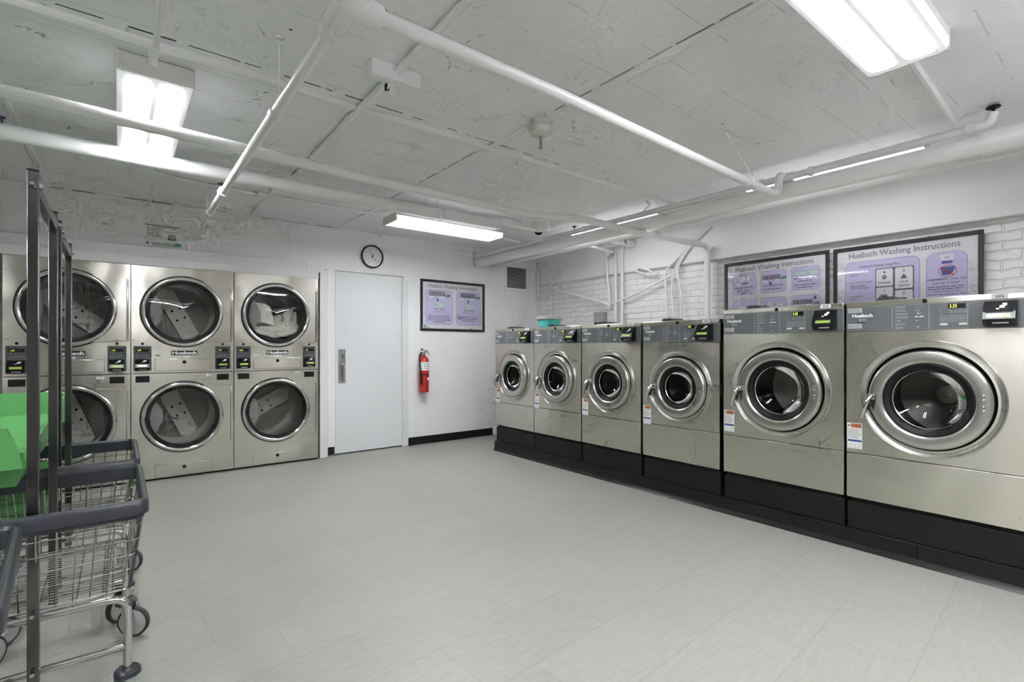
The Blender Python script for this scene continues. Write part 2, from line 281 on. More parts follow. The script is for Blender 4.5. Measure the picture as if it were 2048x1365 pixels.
# ---------------------------------------------------------------- mesh builder
_fontcache = {}
def text_mesh(s):
    if s in _fontcache: return _fontcache[s]
    bold = s == 'Huebsch'
    cu = bpy.data.curves.new('t', 'FONT'); cu.body = s; cu.size = 1; cu.resolution_u = 2; cu.offset = 0.045 if bold else 0.012
    o = bpy.data.objects.new('t', cu); C.objects.link(o)
    dg = bpy.context.evaluated_depsgraph_get(); dg.update()
    me = bpy.data.meshes.new_from_object(o.evaluated_get(dg))
    vs = [(v.co.x, v.co.y) for v in me.vertices]; fs = [tuple(p.vertices) for p in me.polygons]
    bpy.data.objects.remove(o); bpy.data.curves.remove(cu); bpy.data.meshes.remove(me)
    _fontcache[s] = (vs, fs); return vs, fs
class MB:
    def __init__(s): s.v = []; s.f = []; s.m = []; s.mats = []; s.S = []
    def mi(s, m):
        if m not in s.mats: s.mats.append(m)
        return s.mats.index(m)
    def add(s, vs, fs, m, smooth=False):
        o = len(s.v); s.v += [tuple(v) for v in vs]; k = s.mi(m)
        for f in fs: s.f.append(tuple(i + o for i in f)); s.m.append(k); s.S.append(smooth)
        return s
    def box(s, x0, y0, z0, x1, y1, z1, m, b=0):
        x0, x1 = min(x0, x1), max(x0, x1); y0, y1 = min(y0, y1), max(y0, y1); z0, z1 = min(z0, z1), max(z0, z1)
        if b <= 0:
            vs = [(x, y, z) for x in (x0, x1) for y in (y0, y1) for z in (z0, z1)]
            return s.add(vs, [(0, 1, 3, 2), (4, 6, 7, 5), (0, 4, 5, 1), (2, 3, 7, 6), (0, 2, 6, 4), (1, 5, 7, 3)], m)
        bm = bmesh.new(); bmesh.ops.create_cube(bm, size=1)
        for v in bm.verts: v.co = ((x0 + x1) / 2 + v.co.x * (x1 - x0), (y0 + y1) / 2 + v.co.y * (y1 - y0), (z0 + z1) / 2 + v.co.z * (z1 - z0))
        b = min(b, (x1 - x0) * .45, (y1 - y0) * .45, (z1 - z0) * .45)
        bmesh.ops.bevel(bm, geom=bm.edges[:], offset=b, segments=2, profile=0.5, affect='EDGES')
        bm.verts.index_update()
        bm.normal_update(); o = len(s.v); k = s.mi(m); s.v += [tuple(v.co) for v in bm.verts]
        for f in bm.faces: s.f.append(tuple(v.index + o for v in f.verts)); s.m.append(k); s.S.append(max(abs(c_) for c_ in f.normal) < .999)
        bm.free(); return s
    def frame(s, d):
        d = Vector(d).normalized(); a = Vector((0, 0, 1)) if abs(d.z) < .9 else Vector((1, 0, 0))
        u = d.cross(a).normalized(); return u, d.cross(u).normalized()
    def cyl(s, p0, p1, r, m, n=16, r2=None, cap=True):
        p0, p1 = Vector(p0), Vector(p1); u, w_ = s.frame(p1 - p0); r2 = r if r2 is None else r2
        vs = []
        for p, rr in ((p0, r), (p1, r2)):
            for i in range(n):
                a = 2 * PI * i / n; vs.append(p + (u * math.cos(a) + w_ * math.sin(a)) * rr)
        s.add(vs, [(i, (i + 1) % n, n + (i + 1) % n, n + i) for i in range(n)], m, True)
        if cap: s.add(vs[:n], [tuple(range(n))[::-1]], m); s.add(vs[n:], [tuple(range(n))], m)
        return s
    def tube(s, pts, r, m, n=10, fil=0, seg=5, closed=False):
        P = [Vector(p) for p in pts]
        if fil:
            Q = [P[0]] if not closed else []
            rng = range(1, len(P) - 1) if not closed else range(len(P))
            for i in rng:
                a, b, c = P[i - 1], P[i], P[(i + 1) % len(P)]
                f = min(fil, (a - b).length * .45, (c - b).length * .45)
                s0 = b + (a - b).normalized() * f; s1 = b + (c - b).normalized() * f
                for k in range(seg + 1):
                    t = k / seg; Q.append(s0 * (1 - t) ** 2 + b * 2 * t * (1 - t) + s1 * t * t)
            if not closed: Q.append(P[-1])
            P = Q
        vs = []; K = len(P); pu = None
        for i in range(K):
            if closed: d = P[(i + 1) % K] - P[i - 1]
            else: d = P[min(i + 1, K - 1)] - P[max(i - 1, 0)]
            d.normalize()
            if pu is None: pu = s.frame(d)[0]
            u = (pu - d * pu.dot(d)); u = u.normalized() if u.length > 1e-5 else s.frame(d)[0]
            pu = u; w_ = d.cross(u)
            for k in range(n):
                a = 2 * PI * k / n; vs.append(P[i] + (u * math.cos(a) + w_ * math.sin(a)) * r)
        fs = []
        for i in range(K if closed else K - 1):
            j = (i + 1) % K
            for k in range(n): fs.append((i * n + k, i * n + (k + 1) % n, j * n + (k + 1) % n, j * n + k))
        s.add(vs, fs, m, True)
        if not closed: s.add(vs[:n], [tuple(range(n))[::-1]], m); s.add(vs[-n:], [tuple(range(n))], m)
        return s
    def lathe(s, prof, c, axis, m, n=48, closed=False, a0=0, a1=2 * PI):
        """prof: (radius, distance along axis)"""
        c = Vector(c); d = Vector(axis).normalized(); u, w_ = s.frame(d); vs = []; full = abs(a1 - a0 - 2 * PI) < 1e-6
        nn = n if full else n + 1
        for r, h in prof:
            for i in range(nn):
                a = a0 + (a1 - a0) * i / n; vs.append(c + d * h + (u * math.cos(a) + w_ * math.sin(a)) * r)
        fs = []; K = len(prof)
        for j in range(K if closed else K - 1):
            q = (j + 1) % K
            for i in range(n):
                i2 = (i + 1) % nn; fs.append((j * nn + i, j * nn + i2, q * nn + i2, q * nn + i))
        return s.add(vs, fs, m, True)
    def prism(s, poly, y0, y1, m, smooth=False):
        """poly in xz, extruded in y (front face at y0)"""
        n = len(poly); vs = [(x, y0, z) for x, z in poly] + [(x, y1, z) for x, z in poly]
        s.add(vs, [tuple(range(n)), tuple(range(2 * n - 1, n - 1, -1))], m)
        return s.add(vs, [(i, n + i, n + (i + 1) % n, (i + 1) % n) for i in range(n)], m, smooth)
    def face(s, poly, y, m): return s.add([(x, y, z) for x, z in poly], [tuple(range(len(poly)))], m)
    def rect(s, x0, z0, x1, z1, y, m): return s.face([(x0, z0), (x1, z0), (x1, z1), (x0, z1)], y, m)
    def rr(s, x0, z0, x1, z1, r, y, m, n=6): return s.face(rrpoly(x0, z0, x1, z1, r, n), y, m)
    def rro(s, x0, z0, x1, z1, r, y, m, t, n=6):
        """rounded rectangle outline of width t"""
        a = rrpoly(x0, z0, x1, z1, r, n); b = rrpoly(x0 + t, z0 + t, x1 - t, z1 - t, max(r - t, 0.0005), n); k = len(a)
        return s.add([(x, y, z) for x, z in a + b], [(i, (i + 1) % k, k + (i + 1) % k, k + i) for i in range(k)], m)
    def disc(s, x, z, r, y, m, n=20): return s.face([(x + r * math.cos(2 * PI * i / n), z + r * math.sin(2 * PI * i / n)) for i in range(n)], y, m)
    def plate_hole(s, x0, x1, z0, z1, cx, cz, r, y, m, n=72):
        vs = []
        for i in range(n):
            a = 2 * PI * i / n; c_, s_ = math.cos(a), math.sin(a); vs.append((cx + r * c_, y, cz + r * s_))
        for i in range(n):
            a = 2 * PI * i / n; c_, s_ = math.cos(a), math.sin(a)
            tx = ((x1 - cx) / c_) if c_ > 1e-9 else ((x0 - cx) / c_ if c_ < -1e-9 else 1e9)
            tz = ((z1 - cz) / s_) if s_ > 1e-9 else ((z0 - cz) / s_ if s_ < -1e-9 else 1e9)
            t = min(tx, tz); vs.append((cx + t * c_, y, cz + t * s_))
        fs = [(i, n + i, n + (i + 1) % n, (i + 1) % n) for i in range(n)]
        s.add(vs, fs, m)
        for (X, Z) in ((x0, z0), (x1, z0), (x0, z1), (x1, z1)):   # fill corners
            a = math.atan2(Z - cz, X - cx) % (2 * PI); i = int(a / (2 * PI) * n) % n
            A = vs[n + i]; B = vs[n + (i + 1) % n]; s.add([A, B, (X, y, Z)], [(0, 1, 2)], m)
        return s
    def text(s, st, x0, z0, x1, z1, y, m, keep=False):
        """text stretched into the box (keep: keep proportions, left aligned)"""
        vs, fs = text_mesh(st)
        ax = min(v[0] for v in vs); bx = max(v[0] for v in vs); az = min(v[1] for v in vs); bz = max(v[1] for v in vs)
        sz = (z1 - z0) / (bz - az); sx = sz if keep else (x1 - x0) / (bx - ax)
        return s.add([(x0 + (v[0] - ax) * sx, y, z0 + (v[1] - az) * sz) for v in vs], fs, m)
    def textc(s, st, cx, cz, h, y, m):
        vs, fs = text_mesh(st); ax = min(v[0] for v in vs); bx = max(v[0] for v in vs); az = min(v[1] for v in vs); bz = max(v[1] for v in vs)
        w_ = (bx - ax) * h / (bz - az); return s.text(st, cx - w_ / 2, cz - h / 2, cx + w_ / 2, cz + h / 2, y, m)
    def lines(s, x0, z0, x1, z1, n, y, m, t=0.35, rnd=0.35, seed=1):
        """unreadably small print as n rows of short dashes"""
        rg = random.Random(seed); h = (z1 - z0) / n
        for i in range(n):
            zz = z1 - (i + .5) * h; x = x0; e = x1 - (x1 - x0) * rnd * rg.random()
            while x < e:
                w_ = min((0.8 + 2.2 * rg.random()) * h, e - x); s.rect(x, zz - h * t / 2, x + w_, zz + h * t / 2, y, m); x += w_ + h * 0.35
        return s
    def build(s, name, parent=None, loc=None):
        me = bpy.data.meshes.new(name); me.from_pydata(s.v, [], s.f)
        for m in s.mats: me.materials.append(m)
        me.polygons.foreach_set('material_index', s.m); me.polygons.foreach_set('use_smooth', s.S)
        me.update(); me.set_sharp_from_angle(angle=R(38)); me.polygons.foreach_set('use_smooth', s.S); me.update()
        o = bpy.data.objects.new(name, me); C.objects.link(o)
        if parent: o.parent = parent
        if loc:
            for v in me.vertices: v.co -= Vector(loc)
            o.location = loc
        return o
def rrpoly(x0, z0, x1, z1, r, n=6):
    P = []
    for cx, cz, a in ((x1 - r, z0 + r, -90), (x1 - r, z1 - r, 0), (x0 + r, z1 - r, 90), (x0 + r, z0 + r, 180)):
        for i in range(n + 1):
            t = R(a + 90 * i / n); P.append((cx + r * math.cos(t), cz + r * math.sin(t)))
    return P
def tag(o, label=None, cat=None, group=None, kind=None):
    if label: o['label'] = label
    if cat: o['category'] = cat
    if group: o['group'] = group
    if kind: o['kind'] = kind
    return o
def thing(name, label, cat, loc=(0, 0, 0), rz=0, group=None):
    o = bpy.data.objects.new(name, None); C.objects.link(o); o.empty_display_size = 0.1
    o.location = loc; o.rotation_euler = (0, 0, rz); return tag(o, label, cat, group)
def copy_tree(o, parent=None):
    c = o.copy(); C.objects.link(c)
    if parent: c.parent = parent
    for ch in list(o.children): copy_tree(ch, c)
    return c

# ================================================================ SETTING
XW = 5.03; YB = 5.81; ZC = 2.605; XL = -2.7; YF = -3.0
mb = MB(); mb.box(XL - .2, YF - .2, -0.1, XW + .3, 7.2, 0, FLOOR); tag(mb.build('floor'), 'pale beige grey vinyl tile floor', kind='structure')
mb = MB(); mb.box(XL - .2, YF - .2, ZC, XW + .3, 7.2, ZC + .1, CEIL); CEILING = tag(mb.build('ceiling'), 'white painted board-formed concrete ceiling', kind='structure')
# back wall with the dryer opening and the door opening
OX0, OX1, OZ = -3.2, 1.80, 2.085
DX0, DX1, DZ = 1.955, 2.808, 2.117
mb = MB()
mb.box(XL - .2, YB, OZ, OX1, YB + .12, ZC, PAINT)
mb.box(OX1, YB, 0, DX0, YB + .12, ZC, PAINT)
mb.box(DX0, YB, DZ, DX1, YB + .12, ZC, PAINT)
mb.box(DX1, YB, 0, XW + .3, YB + .12, ZC, PAINT)
tag(mb.build('wall_back'), 'white painted back wall with the grey door', kind='structure')
mb = MB(); mb.box(XL - .2, 7.0, 0, OX1 + .3, 7.1, ZC, PAINT); mb.box(OX1 + .02, YB + .12, 0, OX1 + .12, 7.0, ZC, PAINT)
tag(mb.build('wall_niche'), 'wall of the recess behind the dryers', kind='structure')
mb = MB(); mb.box(XL - .2, YF, 0, XL, 7.1, ZC, FARWALL); tag(mb.build('wall_left'), 'unseen left wall, beige tone darkened for the steel reflections', kind='structure')
mb = MB(); mb.box(XL, YF - .1, 0, XW + .3, YF, ZC, FARWALL); tag(mb.build('wall_front'), 'unseen wall opposite the door, beige tone darkened for the steel reflections', kind='structure')
mb = MB(); mb.box(XW, 2.91, 0, XW + .2, YB, 2.165, BRICK); mb.box(XW + .035, YF, 0, XW + .2, 2.91, 2.165, BRICK)
mb.box(XW - .045, YF, 2.165, XW + .2, YB, ZC, PAINT, 0.012)
tag(mb.build('wall_right'), 'white painted brick wall with a plastered upper band', kind='structure')
# casing round the dryer opening
mb = MB()
mb.box(XL, YB - .07, 2.062, 1.62, YB + .02, 2.165, TRIMP, 0.004)
mb.box(1.62, YB - .072, 2.062, 1.80, YB + .02, 2.135, TRIMP, 0.004)
mb.box(1.765, YB - .075, 0, 1.815, YB + .02, 2.10, TRIMP, 0.004)
mb.box(1.80, YB - .062, 0, 1.845, YB, 2.10, TRIMP, 0.006)
mb.box(1.835, YB - .05, 0, 1.86, YB, 2.115, TRIMP, 0.004)
tag(mb.build('trim_1'), 'white wooden casing round the dryer opening', kind='structure')
mb = MB(); mb.box(XL, 5.694, 1.984, 0.478, 5.7135, 2.063, TRIMP, .002); mb.box(0.478, 5.707, 1.992, 1.742, 5.7135, 2.063, TRIMP, .002); mb.box(XL, 5.7135, 2.045, 1.742, 5.745, 2.063, TRIMP)
tag(mb.build('trim_2'), 'white filler boards above the dryers', kind='structure')
def cove(x0, y0, x1, y1, h):
    """cove base along a wall run on x (front faces -y)"""
    m_ = MB(); P = [(0, 0.0), (-.016, 0.0), (-.008, .012), (-.004, .03), (-.004, h), (0, h)]
    vs = [(x0, y0 + a, b) for a, b in P] + [(x1, y1 + a, b) for a, b in P]; n = len(P)
    m_.add(vs, [(i, (i + 1) % n, n + (i + 1) % n, n + i) for i in range(n)] + [tuple(range(n))[::-1], tuple(range(n, 2 * n))], COVE); return m_
tag(cove(2.872, YB, 4.17, YB, .098).build('baseboard_back'), 'black rubber cove base right of the door', kind='structure')
tag(cove(1.862, YB, 1.948, YB, .098).build('baseboard_corner'), 'short piece of black cove base left of the door', kind='structure')
mb = MB(); mb.box(4.19, YB - .09, 0, 4.26, YB, .10, TRIMP, .01); tag(mb.build('trim_3'), 'small painted block at the end of the cove base', kind='structure')
# door
mb = MB(); mb.box(DX0 + .004, YB + .004, .014, DX1 - .004, YB + .045, DZ - .005, DOORP, .002)
door = tag(mb.build('door_1'), 'flush white painted door', kind='structure')
mb = MB(); mb.box(DX0, YB + .05, 0, DX1, YB + .1, DZ, GAP); mb.build('door_gap_shade', door)  # black sheet behind the leaf, painting the shade of the door gap
mb = MB(); mb.box(2.785, YB - .012, 0, 2.867, YB + .003, DZ - .04, DOORP, .002); mb.build('jamb_strip', door)
for zz in (1.86, .28):
    mb = MB(); mb.cyl((2.802, YB - .012, zz - .08), (2.802, YB - .012, zz + .08), .009, DOORP, 10); mb.cyl((2.802, YB - .012, zz - .1), (2.802, YB - .012, zz - .08), .005, DOORP, 8)
    mb.build('hinge', door)
mb = MB(); mb.box(1.995, YB - .004, .825, 2.075, YB + .004, 1.215, ALU, .002); pl = mb.build('lock_plate', door)
mb = MB(); mb.lathe([(0, .012), (.016, .012), (.019, 0)], (2.035, YB - .004, 1.15), (0, -1, 0), ALU, 18); mb.lathe([(0, .014), (.006, .014)], (2.035, YB - .004, 1.15), (0, -1, 0), GAP, 10); mb.build('lock_cylinder', pl)
mb = MB(); mb.tube([(2.045, YB - .004, 1.03), (2.045, YB - .05, 1.02), (2.045, YB - .05, .87), (2.045, YB - .004, .86)], .011, ALU, 10, .03)
mb.box(2.025, YB - .03, 1.005, 2.065, YB - .004, 1.04, ALU, .006); mb.build('pull_handle', pl)
# washer plinth (structure of concrete, black)
YP0, YP1 = -.5, 4.925
mb = MB(); mb.box(3.575, YP0, 0, 5.03, YP1, .115, PLINTHM, .003); tag(mb.build('platform'), 'low black platform under the row of washers', kind='structure')
mb = MB(); mb.box(3.568, .85, 0, 3.5745, YP1 + .002, .112, COVE, .002); mb.box(3.568, YP0, 0, 3.5745, .846, .112, COVE, .002)
pr = [(0, 0), (-.022, 0), (-.015, .008), (-.006, .02), (0, .03)]
n = len(pr); vs = [(3.568 + a, YP0, b) for a, b in pr] + [(3.568 + a, YP1, b) for a, b in pr]
mb.add(vs, [(i, (i + 1) % n, n + (i + 1) % n, n + i) for i in range(n)], COVE, True)
tag(mb.build('baseboard_right'), 'black rubber cove base along the platform', kind='structure')

# ================================================================ WASHERS
def washer(name, wd, top, ptop, pbot, cz, ro, rg, rd, rgl, num, price, label, lcd_bright=False):
    """local: x right 0..wd, front at y=0 facing -y, z up from the floor; machine stands on its black base"""
    t = thing(name, label, 'washing machine', group='front-loading washers on the black platform')
    g = .004; D = 1.0; cx = wd / 2; zb = .31; zm = .583
    b = MB(); b.box(g, .014, .116, wd - g, D, .285, PLINTHM, .004); b.box(.02, .03, .285, wd - .02, D, .31, GAP); b.build('base', t)
    b = MB()
    b.plate_hole(g, wd - g, zm + .003, pbot - .002, cx, cz, rg, 0, STEEL)
    b.box(g, .001, zm + .003, g + .004, D, pbot, STEEL); b.box(wd - g - .004, .001, zm + .003, wd - g, D, pbot, STEEL)
    b.lathe([(rg, 0), (rg, .06)], (cx, 0, cz), (0, 1, 0), GAP, 72)
    b.lathe([(rg, .055), (rgl, .055)], (cx, 0, cz), (0, 1, 0), BLACK, 72)
    b.box(g, .1, pbot, wd - g, D, top - .002, STEEL); b.box(g, .55, .31, wd - g, D, pbot, STEEL)
    b.build('front_panel', t)
    b = MB(); b.box(g, 0.0, zb, wd - g, .05, zm - .001, STEEL, .003)
    for xx in (.03, wd - .03): b.cyl((xx, 0, zb + .06), (xx, -.003, zb + .06), .005, CHROME, 8)
    b.build('lower_panel', t)
    b = MB(); b.box(g, -.004, ptop, wd - g, D, top, STEEL, .004); b.lathe([(0, .005), (.011, .005), (.012, 0)], (cx - .01, -.004, (ptop + top) / 2 - .002), (0, -1, 0), BLACK, 14); b.build('top_cap', t)
    b = MB(); b.prism([(.13, top), (.25, top), (.225, top + .028), (.15, top + .028)], .08, .26, LIDG); b.build('soap_lid', t)
    # control panel and its print
    b = MB(); b.box(g, -.001, pbot, wd - g, .02, ptop, PANEL, .002); y = -.0022; H = ptop - pbot
    def X(f): return g + f * (wd - 2 * g)
    def Z(f): return pbot + f * H
    for f in (.295, .51, .715): b.rect(X(f), Z(.06), X(f) + .0015, Z(.94), y, LINE)
    b.rro(X(0) + .002, Z(.01), X(1) - .002, Z(.99), .004, y, LINE, .0012)
    for z0, z1 in ((.76, .95), (.10, .30)):
        b.rect(X(.012), Z(z0), X(.105), Z(z1), y, STICKG); b.text('Tide', X(.02), Z(z0 + .06), X(.03), Z(z1 - .08), y - .0004, INK) if False else b.lines(X(.018), Z(z0 + .03), X(.10), Z(z1 - .03), 3, y - .0004, PANEL, .3, .2, 5)
        b.rect(X(.105) - .003, Z(z0), X(.105), Z(z1), y - .0002, LINE)
    b.text('Huebsch', X(.04), Z(.56), X(.175), Z(.71), y, WHITEP)
    b.text('3' if top > 1.48 else '2', X(.085), Z(.38), X(.099), Z(.51), y, LINE); b.rro(X(.106), Z(.39), X(.13), Z(.46), .003, y, LINE, .0012); b.rro(X(.11), Z(.46), X(.126), Z(.5), .002, y, LINE, .001)
    for i in range(7):
        zz = .90 - i * .135; b.lines(X(.315), Z(zz - .045), X(.40), Z(zz + .045), 2, y, LINE, .28, .6, 11 + i)
    b.rro(X(.435), Z(.86), X(.475), Z(.93), .003, y, DIM, .001); b.rro(X(.435), Z(.72), X(.455), Z(.80), .003, y, LINE, .001)
    b.disc(X(.45), Z(.63), .004, y, WHITEP, 10); b.disc(X(.465), Z(.64), .002, y, LINE, 8)
    b.rect(X(.43), Z(.49), X(.452), Z(.525), y, WHITEP); b.rect(X(.456), Z(.49), X(.48), Z(.525), y, WHITEP)
    b.rect(X(.437), Z(.34), X(.443), Z(.38), y, LINE); b.rect(X(.448), Z(.33), X(.46), Z(.345), y, DIM)
    b.disc(X(.441), Z(.10), .0045, y, GREENP, 10); b.rect(X(.445), Z(.10), X(.456), Z(.125), y, PALEGREEN)
    b.rect(X(.615), Z(.77), X(.725 if False else .705), Z(.94), y, DISPLAY); b.text(price, X(.622), Z(.795), X(.66), Z(.915), y - .0004, DIGIT)
    b.disc(X(.575), Z(.68), .0022, y, LINE, 8); b.lines(X(.567), Z(.55), X(.59), Z(.62), 2, y, DIM, .3, .2, 3)
    for i in range(4): b.rro(X(.62 + .026 * i), Z(.60), X(.632 + .026 * i), Z(.69), .002, y, LINE, .0009)
    for i in range(3):
        for j in range(2):
            b.rro(X(.571 + .05 * i), Z(.40 - .125 * j), X(.615 + .05 * i), Z(.50 - .125 * j), .002, y, LINE, .0009)
            b.lines(X(.577 + .05 * i), Z(.425 - .125 * j), X(.608 + .05 * i), Z(.475 - .125 * j), 1, y, DIM, .4, .1, i)
    b.rect(X(.571), Z(.14), X(.612), Z(.22), y, PALEGREEN); b.rect(X(.671), Z(.14), X(.712), Z(.22), y, PALEGREEN)
    b.rect(X(.674) + .036, Z(.275), X(.706) if False else X(.712), Z(.36), y, GREENP)
    b.build('control_panel', t)
    # card reader box
    b = MB(); rx0 = X(.755) if wd < .75 else X(.80); rx1 = rx0 + .122; rz0, rz1 = Z(.06), Z(.96)
    prof = [(rz0, 0), (rz0 + .004, -.05), (rz0 + .035, -.068), (rz0 + .072, -.052), (rz1 - .004, -.018), (rz1, 0)]
    n = len(prof); vs = [(rx0, yy, zz) for zz, yy in prof] + [(rx1, yy, zz) for zz, yy in prof]
    b.add(vs, [(i, (i + 1) % n, n + (i + 1) % n, n + i) for i in range(n)] + [tuple(range(n))[::-1], tuple(range(n, 2 * n))], GLOSSBLK)
    def on(f0, f1, h0, h1, m_, seg):     # patch on a face of the reader
        (za, ya), (zb_, yb) = prof[seg], prof[seg + 1]
        def q(f, h): return (rx0 + f * .122, ya + (yb - ya) * h - .0009, za + (zb_ - za) * h - .0002)
        b.add([q(f0, h0), q(f1, h0), q(f1, h1), q(f0, h1)], [(0, 1, 2, 3)], m_)
    if lcd_bright: on(.13, .62, .22, .72, LCDW, 2); on(.62, .85, .22, .72, LCD, 2)
    else: on(.15, .85, .25, .72, LCD, 2)
    on(.08, .92, .88, 1.0, GAP, 2); on(.3, .8, .25, .45, LINE, 1)
    on(.50, .66, .35, .62, WHITEP, 3); on(.58, .72, .55, .82, WHITEP, 3); on(.40, .50, .22, .36, LINE, 3)
    b.build('card_reader', t)
    # door bezel, door, window
    b = MB(); b.lathe([(ro, 0), (ro - .002, -.010), (ro - .005, -.013), (ro - .009, -.012), (ro - .011, -.009), (ro - .013, -.008), (rg + .006, .003), (rg + .003, .004), (rg, .012), (rg - .001, .02)], (cx, 0, cz), (0, 1, 0), STEEL2, 80); b.build('door_bezel', t)
    d = MB(); c = (cx + .003, 0, cz - .004)
    d.lathe([(rd - .004, .035), (rd, .03), (rd, -.028), (rd - .001, -.030), (rd - .005, -.037), (rd - .010, -.040), (rd - .012, -.0405), (rgl + .014, -.0405), (rgl + .012, -.040), (rgl + .004, -.036), (rgl, -.028)], c, (0, 1, 0), STEEL2, 80)
    dob = d.build('door', t)
    b = MB(); b.lathe([(rgl, -.028), (rgl - .006, -.03), (rgl - .028, -.016), (rgl - .034, .01), (rgl - .034, .055)], c, (0, 1, 0), BLACK, 64); b.lathe([(rgl - .034, .004), (rgl - .037, .000), (rgl - .041, .004)], c, (0, 1, 0), STEEL2, 64); b.build('gasket', dob)
    b = MB(); b.lathe([(rgl - .034, .010), (rgl * .74, .030), (rgl * .62, .055), (rgl * .45, .078), (rgl * .25, .092), (0.0005, .097)], c, (0, 1, 0), GLASSW, 48); b.build('window_glass', dob)
    b = MB(); a = rd * .90
    for zz in (.036, .014, -.022, -.044): b.lathe([(.0005, -.048), (.006, -.047), (.009, -.040)], (cx + a * .97, 0, cz + zz), (0, 1, 0), CHROME, 12)
    b.build('hinge_bolts', dob)
    b = MB(); hx = cx - rd * .955
    b.box(hx - .005, -.072, cz - .020, hx + .035, -.036, cz + .016, CHROME, .008)
    b.tube([(hx + .012, -.06, cz + .006), (hx + .005, -.085, cz - .02), (hx - .012, -.088, cz - .07), (hx - .03, -.070, cz - .125)], .0125, CHROME, 10, .03)
    b.tube([(hx + .02, -.055, cz - .02), (hx + .0, -.072, cz - .08)], .008, GAP, 8)
    b.build('door_handle', dob)
    b = MB(); rD = rgl + .02
    b.lathe([(rgl - .02, .056), (rD, .09), (rD + .015, .16), (rD + .015, .44), (.08, .50), (.075, .47), (.0005, .465)], (cx, 0, cz), (0, 1, 0), DRUMW, 56)
    b.build('drum', t)
    b = MB(); b.lathe([(.0005, .44), (.055, .443), (.058, .47)], (cx, 0, cz), (0, 1, 0), STEEL2, 28); b.build('drum_hub', t)
    # warning sticker low on the left
    b = MB(); sx0, sx1, sz1 = g + .004, g + .084, cz - .175; sz0 = sz1 - .158; yy = -.0015
    b.rect(sx0, sz0, sx1, sz1, -.001, STICK); b.rect(sx0 + .02, sz1 - .028, sx1 - .004, sz1 - .004, yy, ORANGE); b.face([(sx0 + .004, sz1 - .022), (sx0 + .016, sz1 - .022), (sx0 + .01, sz1 - .008)], yy, INK)
    b.lines(sx0 + .004, sz0 + .062, sx1 - .004, sz1 - .034, 9, yy, INKG, .3, .3, 21); b.rect(sx0 + .003, sz0 + .043, sx1 - .003, sz0 + .056, yy, BLUE)
    b.rro(sx0 + .010, sz0 + .006, sx0 + .028, sz0 + .03, .003, yy, INKG, .0015); b.rro(sx0 + .042, sz0 + .006, sx0 + .066, sz0 + .03, .003, yy, INKG, .0015)
    b.build('warning_sticker', t)
    t.location = (3.57, 0, 0); t.rotation_euler = (0, 0, -PI / 2)
    return t
def washer_tag(t, num, wd, top, ptop):
    b = MB(); x0 = wd * .83 if wd > .75 else wd * .80; zc = (top + ptop) / 2; y = -.0048
    b.rect(x0, zc - .012, x0 + .062, zc + .012, y, STICK if num != 'W6' else STICKG); b.textc(num, x0 + .031, zc, .0165, y - .0006, INK); b.build('number_label', t)
WL = {1: 'smaller steel washer at the far end of the row, next to the back wall',
      2: 'smaller steel washer with the teal basin on top, second from the back wall',
      3: 'smaller steel washer, third from the back wall, right of the one carrying the teal basin',
      4: 'smaller steel washer directly left of the first large washer',
      5: 'large steel washer numbered W5, below the six-step instruction poster',
      6: 'largest-looking steel washer numbered W6, nearest the camera, below the soap box poster'}
w1 = washer('washing_machine', .713, 1.45, 1.418, 1.278, .912, .292, .252, .243, .168, 'W1', '2.00', WL[1])
tops = [(1, 4.912), (2, 4.199), (3, 3.481), (4, 2.753)]
for k, yy in tops:
    t = w1 if k == 1 else copy_tree(w1)
    t['label'] = WL[k]; t.location = (3.57, yy, 0)
for k, yy in tops:
    t = [o for o in C.objects if o.get('label') == WL[k]][0]
    washer_tag(t, 'W%d' % k, .713, 1.45, 1.418)
w5 = washer('washing_machine', .802, 1.51, 1.478, 1.333, .943, .33, .290, .275, .203, 'W5', '3.35', WL[5]); w5.location = (3.57, 2.016, 0); washer_tag(w5, 'W5', .802, 1.51, 1.478)
w6 = washer('washing_machine', .802, 1.51, 1.478, 1.333, .943, .33, .290, .275, .203, 'W6', '3.35', WL[6], True); w6.location = (3.57, 1.207, 0); washer_tag(w6, 'W6', .802, 1.51, 1.478)

